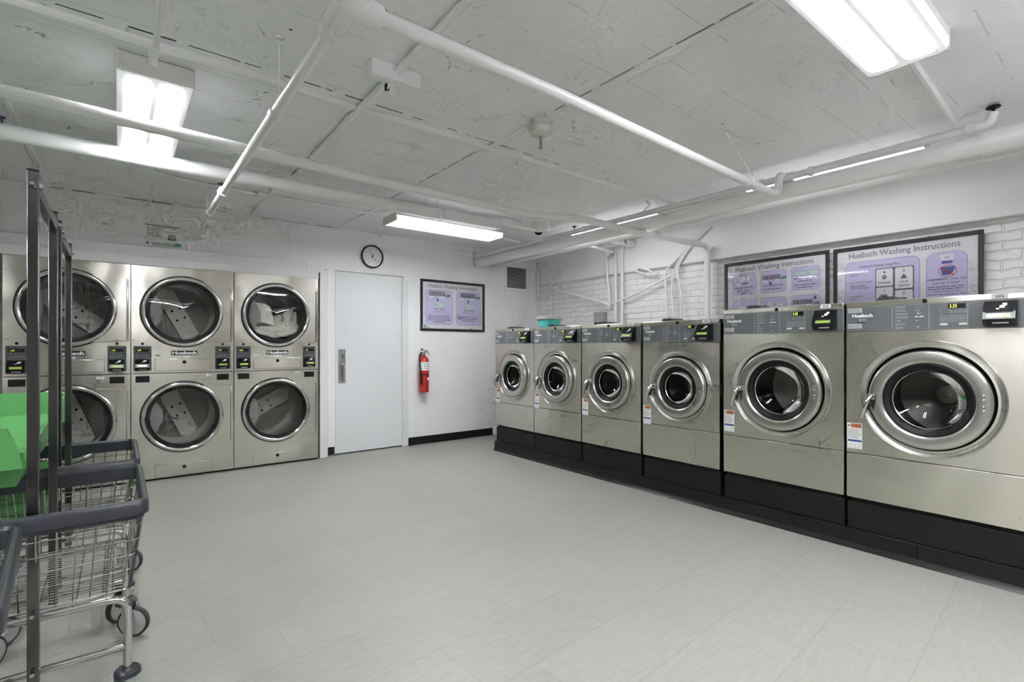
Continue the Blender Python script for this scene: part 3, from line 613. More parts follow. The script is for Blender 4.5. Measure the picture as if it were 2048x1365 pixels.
# ================================================================ DRYERS
def dryer(x0, label, up, lo, names, left_text='1.75', bright=False):
    """stacked tumble dryer, local x 0..w, front y=0"""
    t = thing('stacked_dryer', label, 'dryer', (x0, 5.715, 0), 0, 'stacked tumble dryers in the back wall')
    wd = .826; g = .003; RO = .318; top = 2.04; cx = .400
    ctr = {'u': 1.572, 'l': .578}
    b = MB(); D = 1.15
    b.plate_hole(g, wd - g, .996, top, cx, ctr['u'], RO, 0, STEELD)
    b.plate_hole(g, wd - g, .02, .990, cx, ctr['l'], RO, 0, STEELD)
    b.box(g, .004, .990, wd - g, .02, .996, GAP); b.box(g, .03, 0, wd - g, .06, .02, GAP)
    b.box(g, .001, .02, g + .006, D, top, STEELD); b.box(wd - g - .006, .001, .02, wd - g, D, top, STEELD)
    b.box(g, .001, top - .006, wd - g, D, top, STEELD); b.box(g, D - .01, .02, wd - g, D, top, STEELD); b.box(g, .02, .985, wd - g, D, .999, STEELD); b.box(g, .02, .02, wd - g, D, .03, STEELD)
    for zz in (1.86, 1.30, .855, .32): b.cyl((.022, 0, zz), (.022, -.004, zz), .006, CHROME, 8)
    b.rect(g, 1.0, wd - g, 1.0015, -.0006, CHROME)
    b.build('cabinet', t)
    for key, ang, kind in (('u', up, 'upper'), ('l', lo, 'lower')):
        cz = ctr[key]; c = (cx, 0, cz)
        # door: round ring running into a flange that reaches the hinge
        b = MB()
        b.lathe([(.338, -.001), (.338, -.010), (.329, -.012)], c, (0, 1, 0), BLACK, 80)
        b.lathe([(.330, -.001), (.330, -.022), (.324, -.030), (.312, -.034), (.300, -.030), (.296, -.024), (.296, .02)], c, (0, 1, 0), CHROME, 80)
        top_e = []; a_t = R(63); a_b = R(-63)
        P = [(cx + .329 * math.cos(a_t), cz + .329 * math.sin(a_t))]
        x_e = .792
        for i in range(1, 7):
            f = i / 6; x = P[0][0] + (x_e - P[0][0]) * f; z = cz + .293 + (.279 - .293) * (1 - (1 - f) ** 2)
            P.append((x, z))
        Q = [(x, 2 * cz - z) for x, z in P][::-1]
        arc = [(cx + .327 * math.cos(R(a)), cz + .327 * math.sin(R(a))) for a in range(-57, 63, 6)]
        b.prism([*P[::-1], *arc[::-1], *Q[::-1]][::-1], -.016, -.001, STEELD)
        dob = b.build('door', t)
        b = MB(); b.lathe([(.296, .012), (.262, .014), (.262, .018)], c, (0, 1, 0), BLACK, 72); b.build('window_seal', dob)
        b = MB(); b.lathe([(.297, .006), (.15, .002), (.0005, 0)], c, (0, 1, 0), GLASS, 64); b.build('window_glass', dob)
        b = MB(); b.box(.794, -.026, cz - .275, .812, -.002, cz + .275, CHROME, .003)
        for zz in (-.25, -.22, .22, .25): b.cyl((.803, -.026, cz + zz), (.803, -.03, cz + zz), .005, STEEL2, 8)
        b.build('hinge', dob)
        # grey crescent plate standing in for the glass reflection at the window's left
        r1 = .258; P = []
        for i in range(13): a = R(180 - 34 + 68 * i / 12); P.append((cx + r1 * math.cos(a), cz + r1 * math.sin(a)))
        xe = cx + r1 * math.cos(R(146)); ze = r1 * math.sin(R(146))
        for i in range(1, 12):
            f = i / 12; zz = -ze + 2 * ze * f; P.append((xe + .055 * (1 - (zz / ze) ** 2), cz + zz))
        b = MB(); b.prism(P, .03, .036, REFLECTION); b.build('window_reflection', dob)
        # drum
        b = MB(); b.lathe([(.262, .02), (.270, .06), (.36, .08), (.365, .12), (.365, .62), (.35, .66)], (cx, 0, cz), (0, 1, 0), DRUM, 64)
        b.lathe([(.35, .66), (.29, .64)], (cx, 0, cz), (0, 1, 0), DRUM, 64); b.lathe([(.29, .64), (.0005, .63)], (cx, 0, cz), (0, 1, 0), PERF, 64)
        dr = b.build('drum', t)
        # saw-edged baffle plate across the drum back
        b = MB(); hw, hl = .085, .25; P = []; nn = 22; th = R(ang)
        for i in range(nn + 1):
            zz = -hl + 2 * hl * i / nn; P.append((hw - (.008 if i % 2 else 0), zz))
        for i in range(1, 6): a = i / 6; P.append((hw - 2 * hw * a, hl + .035 * math.sin(PI * a)))
        for i in range(nn + 1):
            zz = hl - 2 * hl * i / nn; P.append((-hw + (.008 if i % 2 else 0), zz))
        for i in range(1, 6): a = i / 6; P.append((-hw + 2 * hw * a, -hl - .035 * math.sin(PI * a)))
        rot = lambda p: (cx + p[0] * math.cos(th) - p[1] * math.sin(th), cz + p[0] * math.sin(th) + p[1] * math.cos(th))
        b.prism([rot(p) for p in P], .585, .60, BAFFLE)
        for q in ((-.03, .055), (.045, .055), (-.03, -.05), (.045, -.05)): b.disc(*rot(q), .011, .584, GAP, 12)
        b.build('baffle', dr)
    # control panels and readers
    for side, px in (('left', .019), ('right', .661)):
        z0, z1 = 1.020, 1.246; pw = .133
        b = MB(); b.box(px, -.004, z0, px + pw, .01, z1, PANELD, .003); y = -.0048
        b.rro(px, z0, px + pw, z1, .004, y + .0002, DIM, .0015)
        b.rect(px + .022, z1 - .052, px + .112, z1 - .026, y, DISPLAY); tx = left_text if side == 'left' else '1.75'
        b.text(tx, px + .030, z1 - .046, px + (.066 if tx == 'door' else .054), z1 - .033, y - .0004, DIGIT)
        for i in range(3): b.rro(px + .03 + .026 * i, z1 - .078, px + .040 + .026 * i, z1 - .066, .002, y, DIM, .001)
        b.disc(px + .034, z1 - .061, .0025, y, LINE, 8); b.lines(px + .012, z1 - .093, px + .12, z1 - .084, 1, y, DIM, .5, .1, 4); b.disc(px + .02, z1 - .105, .003, y, LINE, 8)
        for i in range(4): b.rro(px + .026 + .018 * i, z1 - .112, px + .041 + .018 * i, z1 - .097, .003, y, DIM, .0012)
        b.rect(px + .098, z1 - .116, px + .122, z1 - .109, y, GREENP)
        cp = b.build('control_panel', t)
        b = MB(); a0, a1 = px + .012, px + .116; prof = [(z0 + .004, -.004), (z0 + .006, -.045), (z0 + .030, -.055), (z0 + .062, -.045), (z0 + .102, -.018), (z0 + .106, -.004)]
        n = len(prof); vs = [(a0, yy, zz) for zz, yy in prof] + [(a1, yy, zz) for zz, yy in prof]
        b.add(vs, [(i, (i + 1) % n, n + (i + 1) % n, n + i) for i in range(n)] + [tuple(range(n))[::-1], tuple(range(n, 2 * n))], GLOSSBLK)
        def on(f0, f1, h0, h1, m_, seg):
            (za, ya), (zb_, yb) = prof[seg], prof[seg + 1]
            def q(f, h): return (a0 + f * (a1 - a0), ya + (yb - ya) * h - .0009, za + (zb_ - za) * h)
            b.add([q(f0, h0), q(f1, h0), q(f1, h1), q(f0, h1)], [(0, 1, 2, 3)], m_)
        on(.15, .85, .22, .78, LCDW if (bright and side == 'left') else LCD, 2); on(.25, .8, .2, .45, LINE, 1)
        on(.55, .72, .45, .72, WHITEP, 3); on(.62, .80, .60, .86, WHITEP, 3); on(.42, .54, .3, .45, LINE, 3)
        b.build('card_reader', cp)
        b = MB(); b.lathe([(.0005, -.006), (.010, -.006), (.012, 0)], (px + .066, 0, 1.266), (0, 1, 0), BLACK, 14); b.build('key_lock', t)
        b = MB(); bx = px + .014; b.box(bx, -.003, .912, bx + .106, .01, .972, BLACK, .002); b.rro(bx, .912, bx + .106, .972, .002, -.0036, DIM, .0015); b.build('blank_cover', t)
    b = MB(); b.box(.303, -.004, 1.160, .512, 0, 1.202, BLACK, .001); b.text('Huebsch', .310, 1.166, .505, 1.197, -.0046, WHITEP); b.build('name_badge', t)
    b = MB(); b.rect(.375, 1.134, .448, 1.152, -.001, STICK); b.lines(.38, 1.137, .443, 1.149, 2, -.0014, INKG, .3, .1, 8); b.build('small_sticker', t)
    for (lz0, lz1, kz) in ((1.014, 1.126, 1.096), (.028, .135, .100)):
        b = MB(); b.box(.176, -.004, lz0, .640, .004, lz1, STEELD, .003)
        b.rro(.174, lz0 - .002, .642, lz1 + .002, .004, -.0008, DIM, .002)
        lp = b.build('lint_door', t)
        b = MB(); b.lathe([(.0005, -.020), (.010, -.020), (.013, -.016), (.016, -.004)], (.407, 0, kz), (0, 1, 0), GLOSSBLK, 16); b.box(.403, -.03, kz - .012, .411, -.018, kz + .012, BLACK, .002); b.build('lock_knob', lp)
    b = MB(); b.rect(.180, 1.150, .220, 1.170, -.001, STICKG if names[0] == 'D3' else STICK); b.text(names[0], .190, 1.154, .210, 1.166, -.0014, INK); b.build('number_label', t)
    b = MB(); b.rect(.585, .952, .640, .974, -.001, STICK); b.text(names[1], .602, .957, .624, .969, -.0014, INK); b.build('number_label', t)
    return t
dryer(-.738, 'stacked steel dryer partly hidden behind the cart posts and green tray', 52, 20, ('D1', 'D2'))
dryer(.088, 'middle stacked steel dryer, between the two others, both drums empty', 27, 24, ('D3', 'D4'), bright=True)
dC = dryer(.914, 'stacked steel dryer beside the white casing, pale towels in its upper drum', 27, -62, ('D5', 'D6'), 'door')

# towels in the upper right drum
def blanket(name, label, fl):
    b = MB()
    for f, nx, ny in fl:
        vs = []; fs = []
        for i in range(nx + 1):
            for j in range(ny + 1): vs.append(f(i / nx, j / ny))
        for i in range(nx):
            for j in range(ny): a = i * (ny + 1) + j; fs.append((a, a + 1, a + ny + 2, a + ny + 1))
        b.add(vs, fs, TOWEL, True)
    o = b.build(name); sm = o.modifiers.new('thick', 'SOLIDIFY'); sm.thickness = .010; sm.offset = 0
    return tag(o, label, 'towel', 'towels in the upper drum of the dryer by the casing')
tx, ty, tz = .914 + .40, 5.715, 1.572
def fA(u, v):    # heap of folds over the lower half of the drum: ridges run along u
    x = tx - .25 + .50 * u; rise = v
    crest = -.235 + .06 * abs(u - .5) * 2 + .19 * rise + .06 * u * rise
    y = ty + .075 + .22 * rise + .018 * math.sin(26 * v + 3 * u) + .02 * math.sin(6 * u)
    return (x, y, tz + crest + .02 * math.sin(8 * u + 9 * v) * rise + .010 * math.cos(26 * v + 3 * u))
def fB(u, v):    # towel hanging folded over on the left
    x = tx - .235 + (.22 + .05 * v) * u; z = tz + .13 - .21 * v - .02 * u + .012 * math.sin(4 * u)
    return (x, ty + .12 + .05 * u + .022 * math.sin(7 * u + 2 * v) - .02 * v + (.05 * max(0, u - .85) / .15), z)
def fC(u, v):    # end of a towel standing up at the right
    x = tx + .11 + .13 * u; z = tz + .045 + .02 * math.sin(3 * u) - .16 * v
    return (x, ty + .17 + .02 * math.sin(9 * u + 3 * v), z)
blanket('towel', 'heap of pale ribbed towel folds filling the lower half of the drum window', [(fA, 60, 60)])
blanket('towel', 'folded pale towel hanging at the left of the drum window', [(fB, 30, 24)])
blanket('towel', 'upright end of a pale towel at the right side of the drum window', [(fC, 20, 14)])

# ================================================================ POSTERS
def poster_base(t, W_, H_):
    f = .032; b = MB()
    for x0, z0, x1, z1 in ((0, 0, W_, f), (0, H_ - f, W_, H_), (0, f, f, H_ - f), (W_ - f, f, W_, H_ - f)):
        b.box(x0, -.018, z0, x1, -.001, z1, FRAMEB, .004)
    b.build('frame', t)
def swirls(b, W_, H_, seed):
    rg = random.Random(seed)
    for k in range(26):
        x = rg.choice([rg.uniform(.045, .085), rg.uniform(W_ - .09, W_ - .05), rg.uniform(.05, W_ - .06)]); z = rg.uniform(.05, H_ - .14); r = rg.uniform(.010, .022)
        n = 16; P = []
        for i in range(n): a = 2 * PI * i / n; P.append((x + r * math.cos(a), z + r * .8 * math.sin(a) * (1.3 if math.sin(a) > 0 else .8)))
        Q = [(x + (p[0] - x) * .72, z + (p[1] - z) * .72) for p in P]
        b.add([(a_, -.0072, c_) for a_, c_ in P + Q], [(i, (i + 1) % n, n + (i + 1) % n, n + i) for i in range(n)], SWIRL)
def lav(b, x0, z0, x1, z1, r=.03, y=-.0080):
    b.rr(x0, z0, x1, z1, r, y, LAV); b.rro(x0, z0, x1, z1, r, y - .0003, PURPLE, .0022)
def keys(b, x, z, s, y=-.0090):
    for i in range(3):
        for j in range(2):
            b.rect(x + i * .062 * s, z - j * .024 * s, x + (i * .062 + .057) * s, z + (.021 - j * .024) * s, y, INKG); b.lines(x + (i * .062 + .008) * s, z + (.004 - j * .024) * s, x + (i * .062 + .05) * s, z + (.017 - j * .024) * s, 1, y - .0003, SWIRL, .5, .1, i)
    b.rect(x + .186 * s, z - .030 * s, x + .245 * s, z - .006 * s, y, TEALP); b.disc(x + .198 * s, z - .018 * s, .005 * s, y - .0003, WHITEP, 8)
    b.rect(x, z - .048 * s, x + .05 * s, z - .028 * s, y - .0002, WHITEP); b.rect(x + .124 * s, z - .048 * s, x + .174 * s, z - .028 * s, y - .0002, WHITEP)
def mint(b, x, z, w_, h, y=-.0090):
    b.rect(x, z, x + w_, z + h, y, MINT); b.rro(x, z, x + w_, z + h, .002, y - .0003, TEALP, .0018); b.disc(x + h * .45, z + h * .5, h * .16, y - .0003, TEALP, 8); b.lines(x + h * .9, z + h * .2, x + w_ - h * .2, z + h * .8, 2, y - .0003, SWIRL, .4, .2, 9)
def arrow(b, x, z, s, ang, y=-.0095):
    c_, s_ = math.cos(ang), math.sin(ang); P = [(-.006, .022), (.008, .020), (.012, 0), (.022, 0), (.004, -.022), (-.012, 0), (-.003, 0)]
    b.face([(x + (p[0] * c_ - p[1] * s_) * s, z + (p[0] * s_ + p[1] * c_) * s) for p in P], y, PURPLE)
def num(b, st, x, z, r=.018, y=-.0100):
    b.disc(x, z, r, y, POSTER, 20); n = 20
    P = [(x + r * math.cos(2 * PI * i / n), z + r * math.sin(2 * PI * i / n)) for i in range(n)]; Q = [(x + (p[0] - x) * .9, z + (p[1] - z) * .9) for p in P]
    b.add([(a_, y - .0002, c_) for a_, c_ in P + Q], [(i, (i + 1) % n, n + (i + 1) % n, n + i) for i in range(n)], INKG)
    b.textc(st, x, z, .018, y - .0003, INKG)
PW, PH = .992, .664
def sheet(b, seed):
    b.rect(.03, .03, PW - .03, PH - .03, -.0065, POSTER); swirls(b, PW, PH, seed); b.text('Huebsch Washing Instructions', .12, .548, .86, .612, -.0078, TITLE)
# poster on the back wall: two panels
t = thing('framed_poster', 'black framed lavender poster with two panels, on the back wall above the extinguisher', 'poster', (3.035, YB - .001, 1.448), 0, 'framed washing instruction posters')
poster_base(t, PW, PH); b = MB(); sheet(b, 1)
lav(b, .07, .085, .475, .535, .045); lav(b, .535, .085, .93, .535, .045)
keys(b, .125, .49, 1.28); keys(b, .60, .49, 1.28); arrow(b, .245, .405, 1.1, .4); arrow(b, .72, .405, 1.1, -.4)
mint(b, .215, .315, .13, .055); mint(b, .675, .315, .13, .055)
b.text('Extra Wash', .195, .275, .365, .300, -.0085, INKG); b.text('(+soak) Extra', .195, .243, .365, .262, -.0085, INKG)
b.text('Extra Rinse', .655, .275, .825, .300, -.0085, INKG); b.text('(Rinçage) extra', .64, .243, .84, .262, -.0085, INKG)
b.rect(.075, .225, .47, .227, -.0085, INKG); b.rect(.54, .225, .925, .227, -.0085, INKG)
for i, (a0, a1) in enumerate(((.11, .43), (.10, .45), (.11, .44), (.18, .37))): b.lines(a0, .188 - i * .026, a1, .206 - i * .026, 1, -.0085, INKG, .6, .02, i)
for i, (a0, a1) in enumerate(((.56, .90), (.56, .90), (.63, .83))): b.lines(a0, .188 - i * .026, a1, .206 - i * .026, 1, -.0085, INKG, .6, .02, i + 5)
b.face([(.045, .04), (.06, .082), (.072, .082), (.085, .055), (.075, .052), (.066, .066), (.056, .04)], -.0082, TEALP); b.lines(.06, .036, .14, .046, 1, -.0082, INK, .7, .02, 2); b.rect(.76, .036, .785, .044, -.0082, INK)
b.build('poster_sheet', t)
b = MB(); b.rect(.03, .03, PW - .03, PH - .03, -.0125, CLEAR); b.build('glazing', t)
# poster above W5: six steps
t = thing('framed_poster', 'black framed lavender poster of six numbered steps behind washer W5', 'poster', (XW - .0, 2.818, 1.444), -PI / 2, 'framed washing instruction posters')
poster_base(t, PW, PH); b = MB(); sheet(b, 2)
for i in range(3):
    for j in range(2):
        x0 = .085 + i * .292; z0 = .325 - j * .262; lav(b, x0, z0, x0 + .245, z0 + .215, .032); num(b, str(1 + i + 3 * j), x0 + .008, z0 + .200)
def lnz(x0, x1, z, sd): b.lines(x0, z, x1, z + .014, 1, -.0088, INKG, .6, .05, sd)
# 1 loading the drum
b.rro(.135, .44, .225, .525, .008, -.0088, INKG, .002); b.disc(.190, .485, .036, -.0089, POSTER, 20); b.rr(.232, .455, .272, .52, .018, -.0089, POSTER); b.rro(.232, .455, .272, .52, .018, -.0091, INKG, .002)
b.rro(.155, .450, .226, .521, .034, -.0093, INKG, .002); b.rr(.125, .415, .175, .445, .006, -.0094, POSTER); b.rro(.125, .415, .175, .445, .006, -.0096, INKG, .0018); b.face([(.19, .44), (.25, .448), (.25, .438), (.2, .43)], -.0094, PURPLE)
lnz(.11, .30, .392, 1); lnz(.14, .27, .358, 2); lnz(.17, .24, .335, 3); b.rect(.10, .382, .32, .3835, -.0088, INKG)
keys(b, .395, .475, .92); arrow(b, .475, .415, -.9, .1); lnz(.395, .60, .388, 4); lnz(.40, .59, .352, 5); b.rect(.39, .378, .61, .3795, -.0088, INKG)
mint(b, .69, .462, .10, .036); mint(b, .80, .462, .10, .036); lnz(.685, .89, .425, 6); lnz(.72, .85, .402, 7); lnz(.685, .89, .365, 8); lnz(.71, .86, .342, 9); b.rect(.68, .39, .91, .3915, -.0088, INKG)
b.rro(.17, .13, .28, .20, .01, -.0088, INKG, .002); b.face([(.13, .245), (.15, .26), (.175, .225), (.16, .215)], -.0089, POSTER); b.face([(.12, .15), (.17, .20), (.27, .20), (.27, .13)], -.0090, POSTER); b.lines(.14, .10, .27, .12, 1, -.0088, INKG, .5, .1, 4)
b.face([(.43, .19), (.46, .205), (.46, .175)], -.0089, POSTER); b.rr(.445, .16, .49, .235, .006, -.0089, POSTER); b.face([(.40, .20), (.435, .206), (.435, .192)], -.009, PURPLE); b.rect(.51, .13, .512, .25, -.009, INKG); b.rr(.53, .15, .59, .215, .012, -.0089, POSTER); b.disc(.56, .18, .008, -.0092, INKG)
b.lines(.40, .09, .60, .11, 1, -.0088, INKG, .5, .1, 5)
keys(b, .682, .215, .92); arrow(b, .87, .245, .9, -.3); lnz(.68, .88, .13, 11)
b.build('poster_sheet', t)
b = MB(); b.rect(.03, .03, PW - .03, PH - .03, -.0125, CLEAR); b.build('glazing', t)
# poster above W6: soap box
t = thing('framed_poster', 'black framed lavender poster about the soap box behind washer W6, nearest the camera', 'poster', (XW - .0, 1.795, 1.438), -PI / 2, 'framed washing instruction posters')
poster_base(t, PW, PH); b = MB(); sheet(b, 3)
lav(b, .09, .02, .615, .530, .05); lav(b, .655, .02, .90, .530, .06)
b.text('Huebsch Galaxy Soap Box', .20, .468, .485, .495, -.0088, INKG)
b.rr(.315, .05, .578, .455, .012, -.0088, INKG)
for (x0, z0, x1, z1) in ((.322, .305, .438, .448), (.452, .275, .570, .448), (.322, .10, .438, .295), (.452, .10, .570, .262)): b.rr(x0, z0, x1, z1, .010, -.0094, POSTER)
b.textc('4', .379, .419, .022, -.0098, INK); b.textc('3', .511, .419, .022, -.0098, INK); b.textc('1', .379, .266, .022, -.0098, INK); b.textc('2', .511, .236, .022, -.0098, INK)
b.text('SOFTENER', .336, .325, .424, .340, -.0098, INK); b.text('LIQUID', .484, .320, .540, .336, -.0098, INK); b.text('BLEACH', .478, .292, .546, .308, -.0098, INK)
for i in range(6): a = PI * i / 3; b.disc(.379 + .010 * math.cos(a), .378 + .012 * math.sin(a), .007, -.0098, INKG, 8)
b.face([(.487, .355), (.535, .355), (.511, .395)], -.0098, INKG)
for xx, zz in ((.379, .215), (.511, .185)): b.face([(xx - .022, zz + .022), (xx - .016, zz - .012), (xx + .016, zz - .012), (xx + .022, zz + .022), (xx + .012, zz + .012), (xx, zz + .022), (xx - .012, zz + .012)], -.0098, INKG)
b.text('1 / Detergent', .11, .425, .20, .440, -.0088, INKG); b.lines(.13, .408, .20, .418, 1, -.0088, INKG, .5, .2, 2)
b.text('1 / Extra Wash Detergent', .11, .342, .295, .358, -.0088, INKG); b.lines(.13, .295, .29, .333, 3, -.0088, INKG, .4, .3, 2)
b.text('1 / Liquid Bleach', .11, .222, .225, .240, -.0088, INKG); b.lines(.13, .205, .20, .215, 1, -.0088, INKG, .5, .2, 2)
b.face([(.735, .512), (.825, .512), (.812, .438), (.752, .438)], -.0088, POSTER); b.face([(.748, .462), (.816, .462), (.812, .440), (.752, .440)], -.0094, NAVY); b.lines(.765, .475, .800, .498, 2, -.0094, INKG, .3, .1, 2)
b.face([(.742, .415), (.828, .415), (.825, .385), (.800, .352), (.752, .352)], -.0094, NAVY)
n = 32; P = [(.785 + .055 * math.cos(2 * PI * i / n), .382 + .047 * math.sin(2 * PI * i / n)) for i in range(n)]; Q = [(.785 + (p[0] - .785) * .93, .382 + (p[1] - .382) * .93) for p in P]
b.add([(a_, -.0100, c_) for a_, c_ in P + Q], [(i, (i + 1) % n, n + (i + 1) % n, n + i) for i in range(n)], REDP); b.face([(.744, .412), (.749, .417), (.826, .352), (.821, .347)], -.0100, REDP)
b.text('REMEMBER! Only use', .662, .312, .892, .328, -.0088, INK); b.text('1/4 cup of soap!', .70, .284, .855, .300, -.0088, INK)
b.lines(.665, .238, .89, .272, 2, -.0088, INKG, .4, .05, 6); b.lines(.70, .222, .86, .234, 1, -.0088, INKG, .4, .05, 7)
b.text('Will Save Soap, Soft & Better Wash', .664, .197, .890, .211, -.0088, INK); b.text('& Save Money', .725, .177, .820, .190, -.0088, INK); b.lines(.664, .150, .89, .166, 1, -.0088, INKG, .6, .02, 8); b.lines(.664, .125, .89, .140, 1, -.0088, INKG, .6, .02, 9)
b.build('poster_sheet', t)
b = MB(); b.rect(.03, .03, PW - .03, PH - .03, -.0125, CLEAR); b.build('glazing', t)
# laminated sheet above the dryers
b = MB(); x0, z0, x1, z1 = .192, 2.178, .486, 2.392
b.box(x0, YB - .004, z0, x1, YB - .0005, z1, STICK, 0); y = YB - .0046
b.rect(x0 + .005, z1 - .012, x1 - .012, z1 - .006, y, INK); b.text('Clean Lint Screen', x0 + .06, z1 - .030, x1 - .05, z1 - .018, y, INK)
b.lines(x0 + .015, z0 + .09, x0 + .15, z1 - .035, 7, y, INKG, .35, .3, 3)
b.face([(x0 + .175, z0 + .075), (x0 + .245, z0 + .075), (x0 + .235, z0 + .125), (x0 + .185, z0 + .125)], y, INKG); b.face([(x0 + .185, z0 + .083), (x0 + .237, z0 + .083), (x0 + .230, z0 + .115), (x0 + .190, z0 + .115)], y - .0004, STICKG)
b.tube([(x0 + .17, y, z0 + .165), (x0 + .185, y, z0 + .145), (x0 + .235, y, z0 + .145), (x0 + .255, y, z0 + .165)], .0012, INKG, 5)
b.rect(x0 + .235, z0 + .02, x1 - .012, z0 + .05, y, TEALP)
for i in range(18): b.rect(x0 + .06 + i * .011, z0 + .012, x0 + .064 + i * .011, z0 + .046, y - .0003, TEALP if i > 4 else INKG)
b.face([(x0 + .01, z0 + .02), (x0 + .02, z0 + .05), (x0 + .035, z0 + .03)], y, INKG)
tag(b.build('laminated_notice'), 'small laminated lint screen notice taped above the middle dryer', 'notice')

# ================================================================ CLOCK, VENT, EXTINGUISHER
t = thing('wall_clock', 'round white wall clock with a black rim above the door', 'clock', (2.392, YB, 2.318))
b = MB(); b.lathe([(.130, 0), (.138, -.012), (.137, -.034), (.130, -.040), (.122, -.036), (.120, -.022)], (0, 0, 0), (0, 1, 0), FRAMEB, 56); b.build('rim', t)
b = MB(); b.disc(0, 0, .122, -.022, CLOCKF, 48)
for i in range(12):
    a = PI / 2 - (i + 1) * PI / 6; s_ = str(i + 1); b.textc(s_, .096 * math.cos(a), .096 * math.sin(a), .019, -.0226, INKG)
b.lines(.012, -.045, .055, -.020, 2, -.0226, INKG, .35, .3, 4)
b.build('dial', t)
def hand(nm, ang, ln, wd):
    a = PI / 2 - R(ang); d = (math.cos(a), math.sin(a)); p = (-d[1], d[0]); b = MB(); y = -.025 if nm == 'hour_hand' else -.0265
    b.prism([(-d[0] * .018 + p[0] * wd, -d[1] * .018 + p[1] * wd), (-d[0] * .018 - p[0] * wd, -d[1] * .018 - p[1] * wd), (d[0] * ln - p[0] * wd * .5, d[1] * ln - p[1] * wd * .5), (d[0] * ln + p[0] * wd * .5, d[1] * ln + p[1] * wd * .5)], y, y + .001, INK); b.build(nm, t)
hand('hour_hand', 30, .055, .0045); hand('minute_hand', -24, .09, .0032)
b = MB(); b.lathe([(.122, -.033), (.0005, -.034)], (0, 0, 0), (0, 1, 0), CLEAR, 48); b.build('cover_glass', t)

t = thing('wall_vent', 'square louvred vent grille near the corner of the back wall', 'vent', (4.385, YB, 2.065))
b = MB(); W_, H_ = .425, .375
for x0, z0, x1, z1 in ((0, 0, W_, .035), (0, H_ - .035, W_, H_), (0, .035, .035, H_ - .035), (W_ - .035, .035, W_, H_ - .035)): b.box(x0, -.014, z0, x1, -.001, z1, PAINT, .003)
b.build('frame', t)
b = MB(); b.rect(.03, .03, W_ - .03, H_ - .03, -.001, GAP); b.build('duct_opening', t)
b = MB()
for i in range(15):
    z = .042 + i * .0205; b.add([(.035, -.012, z), (W_ - .035, -.012, z), (W_ - .035, -.003, z + .011), (.035, -.003, z + .011)], [(0, 1, 2, 3)], LOUVER); b.add([(.035, -.012, z - .002), (W_ - .035, -.012, z - .002), (W_ - .035, -.012, z), (.035, -.012, z)], [(0, 1, 2, 3)], LOUVER)
b.build('louvers', t)

t = thing('fire_extinguisher', 'red fire extinguisher hanging on the back wall between door and washers', 'fire extinguisher', (3.052, 5.735, .668))
b = MB(); b.lathe([(.0005, 0), (.055, .002), (.061, .012), (.061, .385), (.056, .415), (.040, .440), (.020, .452), (.018, .47)], (0, 0, 0), (0, 0, 1), RED, 36); b.build('cylinder', t)
b = MB(); b.lathe([(.0617, .275), (.0617, .385)], (0, 0, 0), (0, 0, 1), STICK, 36, a0=0, a1=2 * PI)
for k in range(3):
    for j in range(3):
        a = R(-110 + 22 * k); b.box(.0618 * math.cos(a) - .004, .0618 * math.sin(a) - .002, .290 + .03 * j, .0618 * math.cos(a) + .004, .0618 * math.sin(a), .306 + .03 * j, INKG if (k + j) % 2 else STICKG)
b.build('label_band', t)
b = MB(); b.face([(.0, .17), (.03, .19), (.045, .17), (.03, .15)], -.0625, STICK); b.build('maker_mark', t)
b = MB(); b.cyl((0, 0, .465), (0, 0, .51), .016, CHROME, 14); b.box(-.018, -.014, .495, .02, .014, .518, CHROME, .004); b.tube([(.01, 0, .515), (.045, 0, .51), (.085, 0, .475)], .006, CHROME, 8, .02); b.tube([(-.01, 0, .52), (.03, 0, .53), (.06, 0, .515)], .005, CHROME, 8, .02); b.build('valve', t)
b = MB(); b.lathe([(.0005, 0), (.014, .001), (.014, .014), (.0005, .015)], (-.025, -.010, .51), (0, -1, 0), STICK, 14); b.box(-.045, -.012, .528, -.015, .004, .552, REDP, .004); b.build('gauge', t)
b = MB(); b.tube([(-.012, -.01, .505), (-.055, -.02, .50), (-.078, -.03, .46), (-.078, -.035, .35), (-.070, -.05, .24), (-.066, -.05, .12)], .009, BLACK, 10, .05); b.cyl((-.066, -.05, .20), (-.064, -.05, .10), .013, BLACK, 12, .015); b.build('hose', t)
b = MB(); b.lathe([(.0625, .218), (.0635, .224), (.0625, .230)], (0, 0, 0), (0, 0, 1), BLACK, 36); b.cyl((-.066, -.05, .218), (-.066, -.05, .236), .0135, BLACK, 12); b.build('strap', t)
b = MB(); b.box(-.02, .055, .30, .02, .074, .50, GALV, .002); b.box(-.015, 0.01, .485, .015, .074, .495, GALV, .002); b.build('wall_bracket', t)

